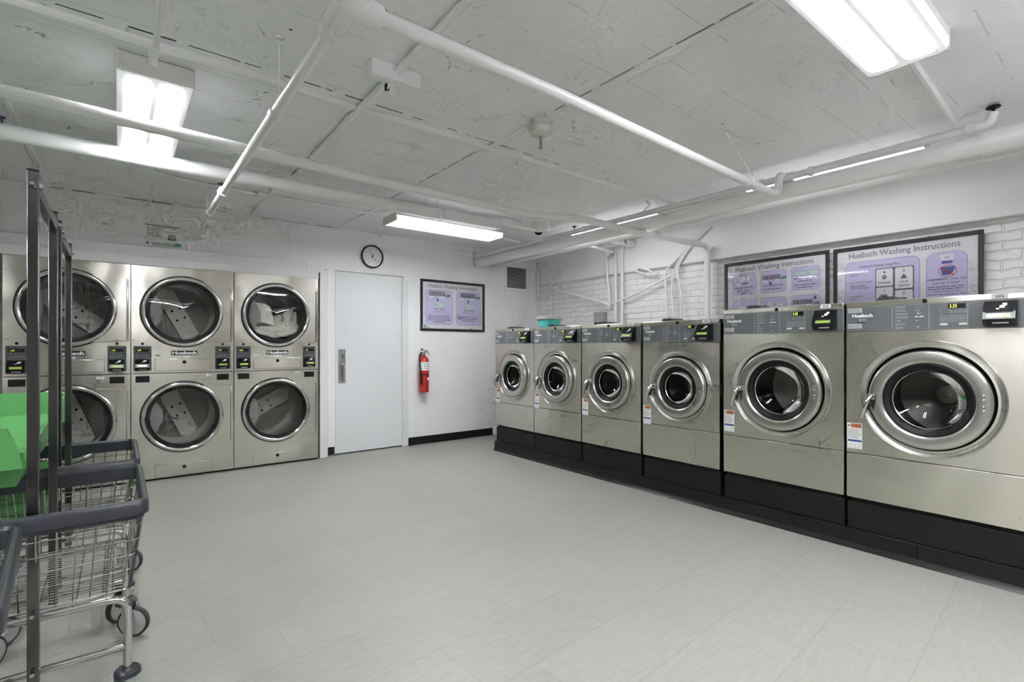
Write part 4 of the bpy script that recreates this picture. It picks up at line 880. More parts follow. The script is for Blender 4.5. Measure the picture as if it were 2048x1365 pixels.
# ================================================================ CEILING LIGHTS
def fixture(cx, cy, zb, zt, ax, L_, W_, label, up=False):
    """wraparound fluorescent fixture; ax 'x' or 'y' is the long direction; origin at its middle"""
    t = thing('ceiling_light', label, 'ceiling light', (cx, cy, zb), 0, 'fluorescent ceiling lights')
    hl = L_ / 2; hw = W_ / 2; h = zt - zb
    def P(a, b_, c_): return (a, b_, c_) if ax == 'x' else (b_, a, c_)
    def bx(m, a0, b0, z0, a1, b1, z1, mt, bv=0):
        p, q = P(a0, b0, z0), P(a1, b1, z1); m.box(*p, *q, mt, bv)
    b = MB(); bx(b, -hl + .012, -hw + (.03 if up else .0005), h * (.55 if up else .60), hl - .012, hw - (.03 if up else .0005), h, HOUSING, 0); b.build('housing', t)
    b = MB(); prof = [(-hw, h * .62), (-hw, .022), (-hw + .008, .006), (-hw + .03, 0), (hw - .03, 0), (hw - .008, .006), (hw, .022), (hw, h * .62)]; n = len(prof)
    if W_ < .2: prof = [(-hw, 0), (hw, 0)]; n = 2; bx(b, -hl + .012, -hw, .001, hl - .012, hw, h, HOUSING)
    vs = [P(-hl + .012, q[0], q[1]) for q in prof] + [P(hl - .012, q[0], q[1]) for q in prof]
    b.add(vs, [(i, i + 1, n + i + 1, n + i) for i in range(n - 1)], (LENS_S if abs(zt - 2.465) < .01 else LENS_Y) if ax == 'x' else (LENS_N if W_ < .2 else LENS_X), False)
    if up:      # added fixtures only: glowing upward strips brighten the ceiling
        b.add([P(a, c_, h * .62) for a in (-hl + .012, hl - .012) for c_ in (-hw, -hw + .1, hw - .1, hw)], [(0, 1, 5, 4), (2, 3, 7, 6)], ADDED_UPLIGHT)
    b.build('lens', t)
    for sg in (-1, 1):
        b = MB(); a0, a1 = sorted((sg * hl, sg * (hl - .012))); bx(b, a0, -hw - .002, -.002, a1, hw + .002, h * .98, HOUSING, .003); b.build('end_cap', t)
    return t
fixture(.145, 3.555, 2.515, ZC, 'y', 1.23, .305, 'wide fluorescent light on the ceiling above the carts, white pipe crossing below it')
fixture(2.215, .715, 2.515, ZC, 'x', 1.23, .305, 'wide fluorescent light cut by the top edge of the photo above the washers')
fixture(2.59, 4.40, 2.39, 2.465, 'x', 1.22, .29, 'long fluorescent light hanging below a pipe near the back wall clock')
fixture(4.28, 3.70, 2.568, ZC, 'y', 1.23, .10, 'strip light behind the fat pipe, glimpsed through the pipe gap nearer the corner')
fixture(4.28, 1.58, 2.568, ZC, 'y', 1.23, .10, 'strip light behind the fat pipe, glimpsed through the pipe gap above the large washers')
fixture(0.7, -.5, 2.22, 2.30, 'x', 1.23, .34, 'added unseen light hanging behind the camera, brightening the ceiling', True)  # this and the next two: added fixtures out of view, brightening the room
fixture(2.9, -.9, 2.22, 2.30, 'x', 1.23, .34, 'added unseen light hanging at the right behind the camera, brightening the ceiling', True)
fixture(-1.6, 1.0, 2.22, 2.30, 'y', 1.23, .34, 'added unseen light hanging at the left of the camera, brightening the ceiling', True)

# ================================================================ PIPES
def pipe(name, label, pts, r, fil=0, extra=None, cat='pipe', m=PIPEP, n=14):
    b = MB(); b.tube(pts, r, m, n, fil, 6)
    if extra: extra(b)
    return tag(b.build(name), label, cat)
def coupling(b, p, d, r, l=.05, m=PIPEP):
    p = Vector(p); d = Vector(d).normalized(); b.cyl(p - d * l / 2, p + d * l / 2, r, m, 18)
def rod(label, x, y, z0, z1, r=.004, grp='hanger rods of the ceiling pipes'):
    b = MB(); b.cyl((x, y, z0), (x, y, z1), r, PIPEP, 8); b.cyl((x, y, z1 - .006), (x, y, z1), .014, PIPEP, 10); return tag(b.build('hanger_rod'), label, 'hanger rod', grp)
zA = 2.29
def exA(b):
    coupling(b, (.558, 2.45, zA), (0, 1, 0), .030, .05); coupling(b, (.557, 1.68, zA), (0, 1, 0), .044, .05); coupling(b, (.562, 3.92, zA), (0, 1, 0), .034, .05); coupling(b, (.565, 4.57, zA), (0, 1, 0), .028, .03)
pA = pipe('sprinkler_pipe', 'thick white pipe crossing the ceiling from the top elbow to the dryer wall', [(.557, 1.66, zA), (.557, 2.42, zA), (.562, 3.90, zA), (.562, 3.92, zA), (.565, 4.57, zA)], .023, extra=exA)
pipe('pipe_stub', 'thin white end of the sprinkler pipe running on into the dryer wall', [(.565, 4.59, zA), (.598, YB + .03, 2.285)], .014)
def exB(b):
    coupling(b, (3.17, 1.615, zA), (1, .02, 0), .031, .03)
pB = pipe('sprinkler_pipe', 'thick white pipe running from the top elbow towards the washer wall', [(.67, 1.545, zA), (1.44, 1.55, zA), (3.50, 1.64, zA), (3.62, 1.645, zA + .01), (3.66, 1.65, 2.44), (3.86, 1.70, 2.487)], .026, .05, exB)
b = MB(); b.tube([(.557, 1.655, zA), (.557, 1.545, zA), (.665, 1.545, zA)], .040, PIPEP, 18, .05, 8); b.cyl((.557, 1.545, zA), (.557, 1.545, ZC), .030, PIPEP, 16); coupling(b, (.557, 1.545, 2.38), (0, 0, 1), .042, .06)
tag(b.build('pipe_elbow'), 'bulky white pipe elbow at the top edge of the photo', 'pipe fitting')
rod('thin white hanger rod above the thick pipe, top left', .560, 2.397, zA + .02, ZC)
b = MB(); b.cyl((3.056, 1.712, ZC), (3.10, 1.70, ZC - .03), .010, PIPEP, 8); b.cyl((3.06, 1.71, ZC), (3.30, 1.640, zA + .03), .005, PIPEP, 8); coupling(b, (3.30, 1.630, zA), (1, .04, 0), .032, .02)
tag(b.build('hanger_rod'), 'slanted hanger rod holding the pipe near the washer wall', 'hanger rod', 'hanger rods of the ceiling pipes')
# D pipe with a jog, down the brick wall
pipe('water_pipe', 'long white pipe crossing below the ceiling and turning down the brick wall', [(XL + .02, 3.05, 2.345), (-.24, 3.10, 2.345), (1.18, 3.21, 2.345), (2.67, 3.26, 2.345), (3.09, 2.985, 2.31), (3.7, 2.99, 2.305), (4.945, 2.97, 2.315), (4.945, 2.97, .9)], .031, .08)
b = MB()
# E pipe
def exE(b):
    coupling(b, (.2, 4.12, 2.475), (1, 0, 0), .056, .3)
pipe('insulated_pipe', 'fat white insulated pipe along the ceiling from the left edge to the hanging light', [(XL, 4.02, 2.475), (.15, 4.12, 2.475), (1.4, 4.11, 2.475), (2.35, 4.13, 2.475)], .050, m=PIPEP, n=20)
b = MB(); b.box(2.38, 4.07, 2.425, 3.02, 4.17, 2.515, PIPEP, .01); tag(b.build('pipe_box'), 'boxed white section of pipe above the hanging light', 'pipe box')
for k, xx in enumerate((2.24, 2.34)):
    rod('left one of two short hangers at the end of the fat pipe' if k == 0 else 'right one of two short hangers at the end of the fat pipe', xx, 4.13, 2.49, ZC, .006)
b = MB(); b.tube([(2.36, 4.07, 2.47), (2.36, 4.06, 2.43), (2.36, 4.13, 2.415), (2.36, 4.19, 2.44), (2.36, 4.18, 2.50)], .005, PIPEP, 6, .02); tag(b.build('pipe_clamp'), 'small wire clamp round the fat pipe at the hanging light', 'pipe clamp')
for k, (xx, yy) in enumerate(((2.15, 4.40), (3.05, 4.40))):
    b = MB(); b.box(xx - .02, yy - .015, 2.465, xx + .02, yy + .015, ZC, PIPEP, .002); tag(b.build('light_bracket'), 'ceiling bracket above the %s end of the hanging light' % ('clock-side' if k == 0 else 'corner-side'), 'bracket', 'brackets of the hanging light')
# short run from the light to the old fan box at the corner
pipe('conduit', 'short white conduit from the hanging light to the round wall box in the corner', [(3.03, 4.13, 2.50), (3.55, 4.16, 2.50)], .018)
pipe('conduit', 'lower thin white conduit behind the hanging light ending near the corner', [(3.0, 4.55, 2.49), (3.80, 4.75, 2.50)], .014)
b = MB(); c0 = Vector((3.66, 4.19, 2.52)); b.lathe([(.0005, -.03), (.05, -.028), (.088, -.012), (.095, .02), (.095, .085)], c0, (0, 0, 1), PIPEP, 28)
b.lathe([(.0005, -.012), (.035, -.010), (.045, .0)], c0 + Vector((-.05, -.02, -.02)), (-.6, -.5, -.5), GAP, 12)
b.tube([c0 + Vector((0, 0, -.02)), c0 + Vector((0, -.02, -.07)), c0 + Vector((.01, -.03, -.12))], .006, PIPEP, 6, .02)
tag(b.build('round_ceiling_box'), 'round painted ceiling box with a dark broken cover near the corner', 'junction box')
# F, C, G along the washer wall
def exF(b):
    coupling(b, (3.9, .52, 2.395), (0, 1, 0), .070, .22); coupling(b, (3.9, .40, 2.395), (0, 1, 0), .074, .03)
pipe('drain_pipe', 'fattest white pipe running above the row of washers', [(3.9, YF, 2.39), (3.9, YB - .03, 2.395)], .058, extra=exF, n=24)
def exC(b):
    for yy in (1.53, 1.88): coupling(b, (3.89, yy, 2.487), (0, 1, 0), .034, .03)
    coupling(b, (3.89, 1.71, 2.485), (0, 1, 0), .034, .12); coupling(b, (3.90, .68, 2.50), (0, 1, 0), .036, .04); coupling(b, (3.89, 3.75, 2.487), (0, 1, 0), .030, .05)
pC = pipe('water_pipe', 'thinner white pipe lying on top of the fat pipe above the washers', [(3.89, YB - .02, 2.482), (3.89, 1.7, 2.487), (3.90, .60, 2.500), (3.90, .585, 2.56)], .026, .04, exC)
pipe('water_pipe', 'narrow white pipe tucked behind and below the fat pipe above the washers', [(4.12, YF, 2.372), (4.12, YB - .02, 2.372)], .024)
def wheelvalve(nm, label, p, ax, m, s=1.0):
    b = MB(); p = Vector(p); ax = Vector(ax).normalized(); b.cyl(p, p + ax * .05 * s, .008 * s, m, 10); b.lathe([(.0005, .045 * s), (.028 * s, .048 * s), (.034 * s, .054 * s), (.028 * s, .060 * s), (.0005, .056 * s)], p, ax, m, 20); return tag(b.build(nm), label, 'valve')
wheelvalve('gate_valve', 'dark valve handle on the pipe end above the largest washer', (3.90, .585, 2.535), (0, 0, 1), BLACK, 1.0)
wheelvalve('gate_valve', 'small black valve on the thinner pipe near the corner', (3.89, 3.90, 2.50), (0, 0, 1), BLACK, .75)
wheelvalve('gate_valve', 'small black valve on the thick pipe left of the dryer notice side', (.560, 3.96, 2.31), (0, 0, 1), BLACK, .8)
wheelvalve('gate_valve', 'dark blue valve knob on the pipe at the left edge of the photo', (-.525, 4.07, 2.515), (0, -.6, 1), DBLUE, .6)
# surface conduits on the ceiling
def strip(label, p0, p1, w_=.022, h=.014, name='ceiling_conduit', m=PIPEP):
    b = MB(); p0, p1 = Vector((*p0, ZC)), Vector((*p1, ZC)); d = (p1 - p0).normalized(); nrm = Vector((-d.y, d.x, 0))
    prof = [(-w_ / 2, .002), (-w_ / 2, -h * .6), (-w_ * .25, -h), (w_ * .25, -h), (w_ / 2, -h * .6), (w_ / 2, .002)]; n = len(prof)
    vs = [p0 + nrm * a + Vector((0, 0, c_)) for a, c_ in prof] + [p1 + nrm * a + Vector((0, 0, c_)) for a, c_ in prof]
    b.add(vs, [(i, (i + 1) % n, n + (i + 1) % n, n + i) for i in range(n)] + [tuple(range(n)), tuple(range(n, 2 * n))[::-1]], m)
    return b.build(name, CEILING) if name in ('ceiling_ridge', 'ceiling_seam') else tag(b.build(name), label, 'conduit')
strip('long white conduit crossing the whole ceiling from the left light to the washer pipes', (XL, 2.745), (4.25, 2.86), .05, .026)
strip('narrow ceiling ridge beside the long conduit', (XL, 2.80), (4.15, 2.905), .022, .012, 'ceiling_ridge')
for lab, q0, q1 in (('raised ceiling seam running from the detector to the clock wall', (2.01, 2.42), (2.0, YB)), ('raised ceiling seam running from the detector towards the camera', (2.02, 2.18), (2.03, -2.9))):
    strip(lab, q0, q1, .05, .012, 'ceiling_seam')
# open conduit on stand-offs, carrying the fan hook box
b = MB(); b.tube([(1.07, .4, ZC - .02), (1.07, 2.31, ZC - .03), (1.078, 3.05, ZC - .02), (1.10, 4.22, ZC - .016)], .017, PIPEP, 12); coupling(b, (1.075, 2.95, ZC - .021), (0, 1, 0), .022, .04)
tag(b.build('ceiling_conduit'), 'white round conduit running under the small ceiling channel box', 'conduit')
b = MB(); b.box(.945, 2.285, ZC - .075, 1.20, 2.345, ZC, PIPEP, .003); tag(b.build('channel_box'), 'short white channel box on the ceiling over the round conduit', 'ceiling bracket')
b = MB(); b.tube([(1.05, 2.33, ZC - .07), (1.052, 2.36, ZC - .10), (1.09, 2.37, ZC - .11), (1.10, 2.35, ZC - .06)], .005, PIPEP, 6, .01); b.box(1.04, 2.35, ZC - .10, 1.06, 2.365, ZC - .07, GAP); tag(b.build('conduit_hook'), 'small hook gripping the round conduit below the channel box', 'hook')
strip('faint white conduit between the fat pipe and the dryer wall', (1.06, 4.35), (1.07, YB), .03, .018)
b = MB(); b.tube([(.19, 4.62, ZC - .012), (.2, 4.78, ZC - .012), (.36, 4.86, ZC - .012), (.98, 4.92, ZC - .012)], .012, PIPEP, 8, .06); b.tube([(1.10, 4.91, ZC - .012), (2.0, 4.92, ZC - .012), (2.12, 4.80, ZC - .012), (2.2, 4.45, ZC - .012)], .014, PIPEP, 8, .05)
tag(b.build('ceiling_conduit'), 'thin white conduit looping over the ceiling in front of the dryers', 'conduit')
b = MB(); b.box(.97, 4.88, ZC - .04, 1.15, 4.96, ZC, PIPEP, .004); tag(b.build('junction_box'), 'small white junction box on the ceiling in front of the dryers', 'junction box')
strip('white conduit on the ceiling at the far left edge', (-.50, 3.0), (-.47, 5.75), .035, .022)
b = MB(); b.tube([(.125, 1.55, ZC - .09), (.125, 2.8, ZC - .09)], .013, PIPEP, 10); coupling(b, (.125, 2.68, ZC - .09), (0, 1, 0), .016, .09); b.cyl((.125, 2.81, ZC - .09), (.125, 2.81, ZC - .01), .017, PIPEP, 12); tag(b.build('conduit'), 'white conduit feeding the light above the carts', 'conduit')
strip('white conduit joining the top light to the washer pipes', (2.83, .725), (4.3, .79), .032, .024)
b = MB(); b.tube([(.545, 4.55, 2.31), (.545, 4.56, ZC)], .004, PIPEP, 6); tag(b.build('hanger_rod'), 'thin hanger rod beside the small black valve of the thick pipe', 'hanger rod', 'hanger rods of the ceiling pipes')
b = MB(); b.tube([(3.885, 1.95, 2.50), (3.885, 1.955, ZC)], .005, PIPEP, 6); tag(b.build('hanger_rod'), 'short hanger rod on the thinner pipe left of the pipe tee', 'hanger rod', 'hanger rods of the ceiling pipes')
b = MB(); b.tube([(3.885, 2.95, ZC - .01), (3.88, 2.9, 2.56), (3.88, 2.98, 2.51)], .007, PIPEP, 6, .03); tag(b.build('cable_drop'), 'curved white cable dropping from the ceiling conduit to the pipes', 'cable')
# ceiling detector
t = thing('ceiling_detector', 'round ivory detector with a short hanging tube in the middle of the ceiling', 'detector', (2.009, 2.30, ZC))
b = MB(); b.lathe([(.052, 0), (.056, -.03), (.045, -.045)], (0, 0, 0), (0, 0, 1), CREAMP, 30); b.lathe([(.040, -.040), (.070, -.048), (.074, -.062), (.066, -.085), (.045, -.098), (.0005, -.10)], (0, 0, 0), (0, 0, 1), CREAMP, 30); b.build('body', t)
b = MB(); b.cyl((0, 0, -.09), (0, 0, -.175), .008, GREYPL, 10); b.build('sensor_tube', t)
b = MB()
for a in range(4): b.box(.03 * math.cos(a * PI / 2 + .5) - .006, .03 * math.sin(a * PI / 2 + .5) - .006, -.05, .03 * math.cos(a * PI / 2 + .5) + .006, .03 * math.sin(a * PI / 2 + .5) + .006, -.04, CREAMP)
b.build('standoffs', t)
# crack lines between ceiling and wall
DIMCRACK = mat('grey_crack', (0.22, 0.22, 0.22), 0.8)
def crack(label, p0, p1, seed, ax='x'):
    gm = DIMCRACK if ax == 'y' or seed == 8 else GAP
    rg = random.Random(seed); b = MB(); p0, p1 = Vector(p0), Vector(p1); L_ = (p1 - p0).length; d = (p1 - p0) / L_; s = 0
    while s < L_:
        l = rg.uniform(.03, .22); l = min(l, L_ - s); w_ = rg.uniform(.0008, .0026); a = p0 + d * s; c_ = p0 + d * (s + l)
        if ax == 'x': b.box(a.x, a.y - .001, a.z - w_ + rg.uniform(-.002, .002), c_.x, a.y + .001, a.z + w_, gm)
        elif ax == 'c': b.box(a.x, a.y - w_ + rg.uniform(-.002, .002), a.z - .001, c_.x, a.y + w_, a.z + .001, gm)
        else: b.box(a.x - w_, a.y, a.z - .001, a.x + w_ + rg.uniform(0, .002), c_.y, a.z + .001, gm)
        s += l + rg.uniform(.01, .09)
    return b.build('paint_crack', CEILING)
crack('dark broken crack between ceiling and wall above the left dryers', (-.45, YB - .001, 2.600), (.85, YB - .001, 2.600), 3)
crack('dark broken crack between ceiling and wall left of the clock', (1.17, YB - .001, 2.600), (1.98, YB - .001, 2.600), 4)
crack('dark crack along the long ceiling conduit left of the thick pipe', (-.2, 2.712, ZC - .001), (.55, 2.716, ZC - .001), 5, 'c')
crack('dark crack along the long ceiling conduit right of the thick pipe', (.66, 2.720, ZC - .001), (1.45, 2.738, ZC - .001), 6, 'c')
crack('fine crack along the long ceiling conduit towards the washers', (1.62, 2.744, ZC - .001), (2.6, 2.77, ZC - .001), 8, 'c')
crack('dark crack along the seam left of the detector', (1.972, 2.75, ZC - .001), (1.972, 4.5, ZC - .001), 9, 'y')
crack('fine dark crack beside the seam towards the camera', (1.99, 1.0, ZC - .001), (1.99, 2.15, ZC - .001), 10, 'y')

# ================================================================ BRICK WALL PIPEWORK
xs = 4.965
def wp(y, z, x=xs): return (x, y, z)
pipe('wall_conduit', 'white conduit bending down the corner wall behind the teal basin', [wp(5.15, 2.44), wp(5.47, 2.13), wp(5.46, 2.0), wp(5.44, .9)], .014, .08)
pipe('water_riser', 'leftmost white riser in the group of three, ending above the grey switch box', [wp(4.38, 2.42), wp(4.40, 2.40), wp(4.38, 2.1), wp(4.35, 1.9), wp(4.36, 1.72)], .016, .03)
pipe('water_riser', 'middle white riser in the group of three on the brick wall', [(4.3, 4.13, 2.43), (4.9, 4.24, 2.43), wp(4.245, 2.43), wp(4.245, .9)], .018, .04)
pipe('water_riser', 'rightmost white riser in the group of three on the brick wall', [(4.35, 3.98, 2.48), (4.9, 4.02, 2.49), wp(4.14, 2.50), wp(4.145, .9)], .018, .04)
pipe('wall_conduit', 'thin white conduit down the corner of the brick wall', [wp(5.74, 2.42), wp(5.74, 1.98), wp(5.55, 1.97)], .010, .02)
pipe('wall_conduit', 'white conduit sloping down the brick wall towards the risers', [wp(5.55, 2.11), wp(5.0, 1.97), wp(4.40, 1.80), wp(4.33, 1.76)], .020, .04)
pipe('wall_conduit', 'white conduit sloping up the brick wall from the risers to the conduit bundle', [wp(4.30, 1.79), wp(3.95, 1.88), wp(3.5, 2.03), wp(3.42, 2.06)], .014, .04)
for k, (dy, lab) in enumerate(((.0, 'left-hand white cable of the bundle curving down the brick wall'), (-.07, 'middle white cable of the bundle curving down the brick wall'), (-.12, 'right-hand white cable of the bundle curving down the brick wall'))):
    pipe('wall_cable', lab, [wp(2.98 + dy * .3, 2.52), wp(3.18 + dy * .3, 2.38), wp(3.34 + dy * .5, 2.24), wp((3.52, 3.42, 3.36)[k], (2.12, 2.05, 2.1)[k]), wp((3.50, 3.42, 3.30)[k], 1.85), wp((3.46, 3.36, 3.30)[k], .9)], .014, .10, n=8)
b = MB(); b.tube([wp(3.62, 2.08), wp(3.82, 2.12), wp(3.93, 2.16), wp(3.88, 2.20), wp(3.74, 2.15)], .011, PIPEP, 8, .03, closed=True); tag(b.build('pipe_loop'), 'flat white pipe loop on the brick wall between risers and cable bundle', 'pipe loop')
b = MB(); b.box(4.955, 4.44, 1.50, 5.02, 4.61, 1.70, GREYPL, .006); b.box(4.94, 4.54, 1.50, 4.957, 4.585, 1.56, GAP, .004); tag(b.build('switch_box'), 'grey switch box on the brick wall behind the washers', 'switch box')
b = MB(); b.box(4.90, 4.06, 2.50, 4.98, 4.32, 2.56, PIPEP, .01); b.box(4.90, 3.96, 2.46, 4.98, 4.02, 2.58, PIPEP, .01); b.box(4.90, 4.30, 2.40, 4.98, 4.36, 2.54, PIPEP, .01); tag(b.build('pipe_manifold'), 'white pipe fittings joining the tops of the three risers', 'pipe fitting')

# ================================================================ TEAL BASIN
bx, by = 3.86, 4.27
t = thing('plastic_basin', 'teal folding basin with a grey rim on top of the washers near the corner', 'basin', (bx, by, 1.451))
b = MB(); b.lathe([(.0005, 0), (.10, 0), (.112, .01), (.125, .055), (.135, .10), (.128, .10), (.118, .055), (.105, .012), (.0005, .008)], (0, 0, 0), (0, 0, 1), TEAL, 36); b.build('bowl', t)
b = MB(); b.lathe([(.133, .095), (.150, .095), (.158, .103), (.156, .122), (.148, .126), (.133, .122), (.133, .095)], (0, 0, 0), (0, 0, 1), GREYPL, 40); b.build('rim', t)
b = MB(); b.tube([(.02, -.155, .11), (.03, -.175, .06), (.02, -.17, .02), (0, -.15, .01)], .004, GREYPL, 6, .03); b.build('bail', t)

# ================================================================ CARTS
def cart(loc, rz, label):
    """origin: floor point below the near right rim corner; x -L..0, y 0..W"""
    t = thing('laundry_cart', label, 'laundry cart', (*loc, 0), rz, 'wire laundry carts with hanging rails')
    L_, W_, zr = .56, .68, .714; zb = .422; ins = .042; cx, cy = -L_ / 2, W_ / 2
    def lv(z):       # half sizes of the tapering basket at height z
        f = (zr - z) / (zr - zb); return L_ / 2 - .01 - ins * f, W_ / 2 - .01 - ins * f
    # bumper rim
    b = MB(); prof = [(0, .000), (.000, -.038), (-.012, -.044), (-.012, -.052), (-.022, -.052), (-.024, .0), (-.016, .010), (-.006, .009)]
    cor = []; rc = .045
    for (sx, sy, a0) in ((1, -1, -90), (1, 1, 0), (-1, 1, 90), (-1, -1, 180)):
        for k in range(7): a = R(a0 + 15 * k); cor.append((cx + sx * (L_ / 2 - rc) , cy + sy * (W_ / 2 - rc), math.cos(a), math.sin(a)))
    vs = []; n = len(prof)
    for (px, py, ca, sa) in cor:
        for (o, h) in prof: vs.append((px + ca * (rc + o), py + sa * (rc + o), zr + h))
    K = len(cor); fs = [(i * n + j, ((i + 1) % K) * n + j, ((i + 1) % K) * n + (j + 1) % n, i * n + (j + 1) % n) for i in range(K) for j in range(n)]
    b.add(vs, fs, BUMPER, True); b.build('bumper_rim', t)
    # basket
    b = MB(); r = .0022
    def ring(z, rr_=r):
        hx, hy = lv(z); b.tube([(cx - hx, cy - hy, z), (cx + hx, cy - hy, z), (cx + hx, cy + hy, z), (cx - hx, cy + hy, z)], rr_, WIRE, 5, .03, 3, closed=True)
    for z in (zr - .02, zr - .075, zr - .125, zr - .175, zr - .225, zb): ring(z, r if z > zb else .0035)
    for i in range(11):
        f = -1 + 2 * (i + .5) / 11
        for sg in (-1, 1):
            hx, hy = lv(zr - .02); gx, gy = lv(zb); b.tube([(cx + f * hx, cy + sg * hy, zr - .02), (cx + f * gx, cy + sg * gy, zb - .004)], r, WIRE, 5)
            b.tube([(cx + sg * hx, cy + f * hy, zr - .02), (cx + sg * gx, cy + f * gy, zb - .004)], r, WIRE, 5)
    gx, gy = lv(zb)
    for i in range(24): y = cy - gy + 2 * gy * (i + .5) / 24; b.tube([(cx - gx, y, zb), (cx + gx, y, zb)], r * .9, WIRE, 5)
    for i in range(5): x = cx - gx + 2 * gx * (i + .5) / 5; b.tube([(x, cy - gy, zb - .004), (x, cy + gy, zb - .004)], r * 1.1, WIRE, 5)
    b.build('wire_basket', t)
    # dark strap at the right end
    b = MB(); hx, hy = lv(zr - .04); b.add([(cx + hx + .004, .06, zr - .04), (cx + hx + .004, .125, zr - .04), (cx + gx + .004, .125, zb), (cx + gx + .004, .06, zb), (cx + hx - .004, .06, zr - .04), (cx + hx - .004, .125, zr - .04), (cx + gx - .004, .125, zb), (cx + gx - .004, .06, zb)], [(0, 1, 2, 3), (7, 6, 5, 4), (0, 4, 5, 1), (2, 6, 7, 3), (0, 3, 7, 4), (1, 5, 6, 2)], BUMPER); b.build('end_strap', t)
    # under-frame: two side loops, lower rails, cross tubes
    b = MB(); R_ = .0125; xa, xb = -L_ + .07, -.058; ya, yb = .045, W_ - .045; zf = .400
    for y in (ya, yb):
        b.tube([(xa, y, .155), (xa, y, zf), (xb, y, zf), (xb, y, .155)], R_, CHROME, 12, .05); b.cyl((xa, y, .235), (xb, y, .235), R_ * .85, CHROME, 12)
    for x in (xa + .06, xb - .06): b.cyl((x, ya, zf + .012), (x, yb, zf + .012), .009, CHROME, 10)
    b.build('frame', t)
    for (x, y, a) in ((xa, ya, .4), (xb, ya, -2.3), (xa, yb, .9), (xb, yb, -.55)):
        b = MB(); b.lathe([(.0005, .165), (.030, .163), (.037, .156), (.038, .142), (.030, .138), (.0005, .138)], (x, y, 0), (0, 0, 1), BUMPER, 24); b.cyl((x, y, .138), (x, y, .165), .012, CHROME, 10)
        ca, sa = math.cos(a), math.sin(a); wx, wy = x + .032 * ca, y + .032 * sa
        for sg in (-1, 1):
            ox, oy = -sa * .019 * sg, ca * .019 * sg
            P = [(x - .02 * ca, y - .02 * sa, .138), (x + .03 * ca, y + .03 * sa, .138), (wx + .016 * ca, wy + .016 * sa, .063), (wx, wy, .050), (wx - .014 * ca, wy - .014 * sa, .063)]
            vs = [(p[0] + ox, p[1] + oy, p[2]) for p in P] + [(p[0] + ox * 1.15, p[1] + oy * 1.15, p[2]) for p in P]; n5 = 5
            b.add(vs, [tuple(range(5)), tuple(range(9, 4, -1))] + [(i, (i + 1) % 5, 5 + (i + 1) % 5, 5 + i) for i in range(5)], GALV)
        b.cyl((wx + sa * .026, wy - ca * .026, .063), (wx - sa * .026, wy + ca * .026, .063), .006, CHROME, 8)
        k = b.build('caster', t)
        b = MB(); ax_ = (-sa, ca, 0); c_ = (wx, wy, .063)
        b.lathe([(.008, -.014), (.050, -.012), (.054, -.010), (.054, .010), (.050, .012), (.008, .014)], c_, ax_, WHEEL, 32); b.lathe([(.0535, -.0105), (.059, -.012), (.0625, -.007), (.0625, .007), (.059, .012), (.0535, .0105)], c_, ax_, TYRE, 32)
        b.build('wheel', k)
    # posts and hanging rail
    s = .014; px = -.287
    for y in (.030, .650):
        yy = y + (s if y < .1 else -s) * 0
        b = MB(); b.box(px - s, yy - s + .012 * (1 if y < .1 else -1), .20, px + s, yy + s + .012 * (1 if y < .1 else -1), 1.768, POST, .0025); b.box(px - s, yy - s + .012 * (1 if y < .1 else -1), 1.768, px + s, yy + s + .012 * (1 if y < .1 else -1), 1.773, BLACK)
        for z in (.42, .245, .69, 1.725): b.cyl((px, yy + (-.012 if y < .1 else .012) * 2, z), (px, yy, z), .006, CHROME, 8)
        for z in (1.725,): b.cyl((px + s, yy + .01, z), (px + s + .008, yy + .01, z), .008, CHROME, 8)
        b.build('post', t)
    b = MB(); b.box(px - .012, .055, 1.70, px + .012, .625, 1.74, POST, .002); b.build('hanging_rail', t)
    return t
c1 = cart((.082, 2.075), 0, 'middle wire laundry cart, its slate rim seen whole, between the two other carts')
c2 = copy_tree(c1); c2.location = (.081, 2.862, 0); c2['label'] = 'wire laundry cart farthest from the camera, behind the middle one, close to the dryers'
c3 = copy_tree(c1); th = R(3.9); W3 = .68
c3.location = (-.218 + W3 * math.sin(th), 2.03 - W3 * math.cos(th), 0); c3.rotation_euler = (0, 0, th); c3['label'] = 'nearest wire laundry cart, only its rim corner showing at the lower left edge'

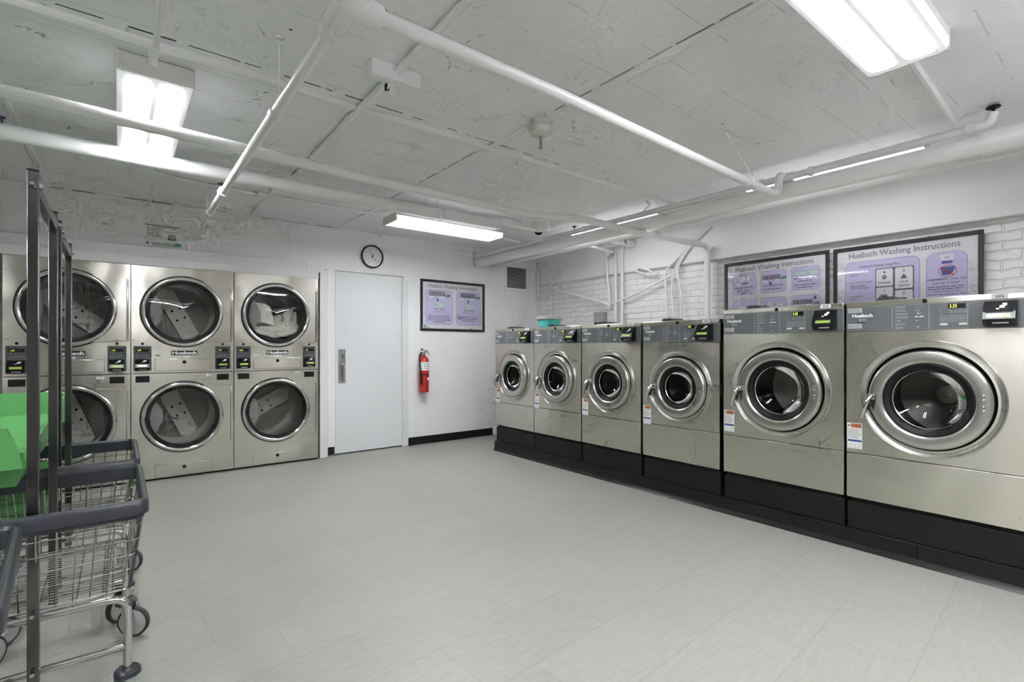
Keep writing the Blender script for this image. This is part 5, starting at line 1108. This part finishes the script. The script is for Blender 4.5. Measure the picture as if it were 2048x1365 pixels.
# ================================================================ GREEN TUBS
def tub(name, label, x0, x1, y0, y1, zr, depth, back=.0, sl=.05, band=.05, name2=None):
    """open plastic tub: outer band, sloping inside walls, floor"""
    t = MB(); m = GREEN; th_ = .006
    def loop(dx, dyf, dyb, z, zb_): return [(x0 + dx, y0 + dyf, z), (x1 - dx, y0 + dyf, z), (x1 - dx, y1 - dyb, zb_), (x0 + dx, y1 - dyb, zb_)]
    rings = [loop(0, 0, 0, zr - band, zr - band), loop(-.004, -.004, -.004, zr, zr + back), loop(.012, .012, .012, zr, zr + back), loop(.018, .02, .03, zr - .02, zr - .02 if back else zr - .03), loop(sl, sl * 1.6, sl * 3.2 + (.45 if back else 0), zr - depth, zr - depth)]
    bot = [loop(sl - .006, sl * 1.6 - .01, sl * 3.2 - .01, zr - depth - .008, zr - depth - .008), loop(.006, .006, .006, zr - band, zr - band)]
    vs = [p for r_ in rings for p in r_]; fs = []
    for k in range(4):
        for i in range(4): fs.append((k * 4 + i, k * 4 + (i + 1) % 4, k * 4 + 4 + (i + 1) % 4, k * 4 + 4 + i))
    fs.append((16, 17, 18, 19)); t.add(vs, fs, m)
    vs = [p for r_ in bot for p in r_]; t.add(vs, [(0, 1, 5, 4), (1, 2, 6, 5), (2, 3, 7, 6), (3, 0, 4, 7), (3, 2, 1, 0)], m)
    # ribs on the long right band
    n = max(2, int((y1 - y0) / .3))
    for i in range(n + 1):
        y = y0 + .02 + (y1 - y0 - .04) * i / n; t.box(x1 + .0, y - .010, zr - band + .004, x1 + .006, y + .010, zr - .006, m, .002)
    o = t.build(name); md = o.modifiers.new('soft', 'BEVEL'); md.width = .006; md.segments = 2; md.limit_method = 'ANGLE'; md.angle_limit = R(30)
    return tag(o, label, 'plastic tub')
tub('plastic_tub', 'long bright green plastic tub lying across the two farther carts', -.80, -.245, 2.41, 3.95, .87, .12, .105, .045, .055)
tub('plastic_tub', 'smaller green plastic tub standing inside the farthest cart basket', -.415, -.235, 2.96, 3.40, .665, .21, .0, .02, .035)
# raised near end of the long tub
b = MB(); b.prism([(-.80, .815), (-.258, .815), (-.268, .872), (-.300, .955), (-.80, .978)], 2.395, 2.425, GREEN); o = b.build('tub_end_board'); 
tub_o = [q for q in C.objects if q.get('label', '').startswith('long bright green')][0]; o.parent = tub_o
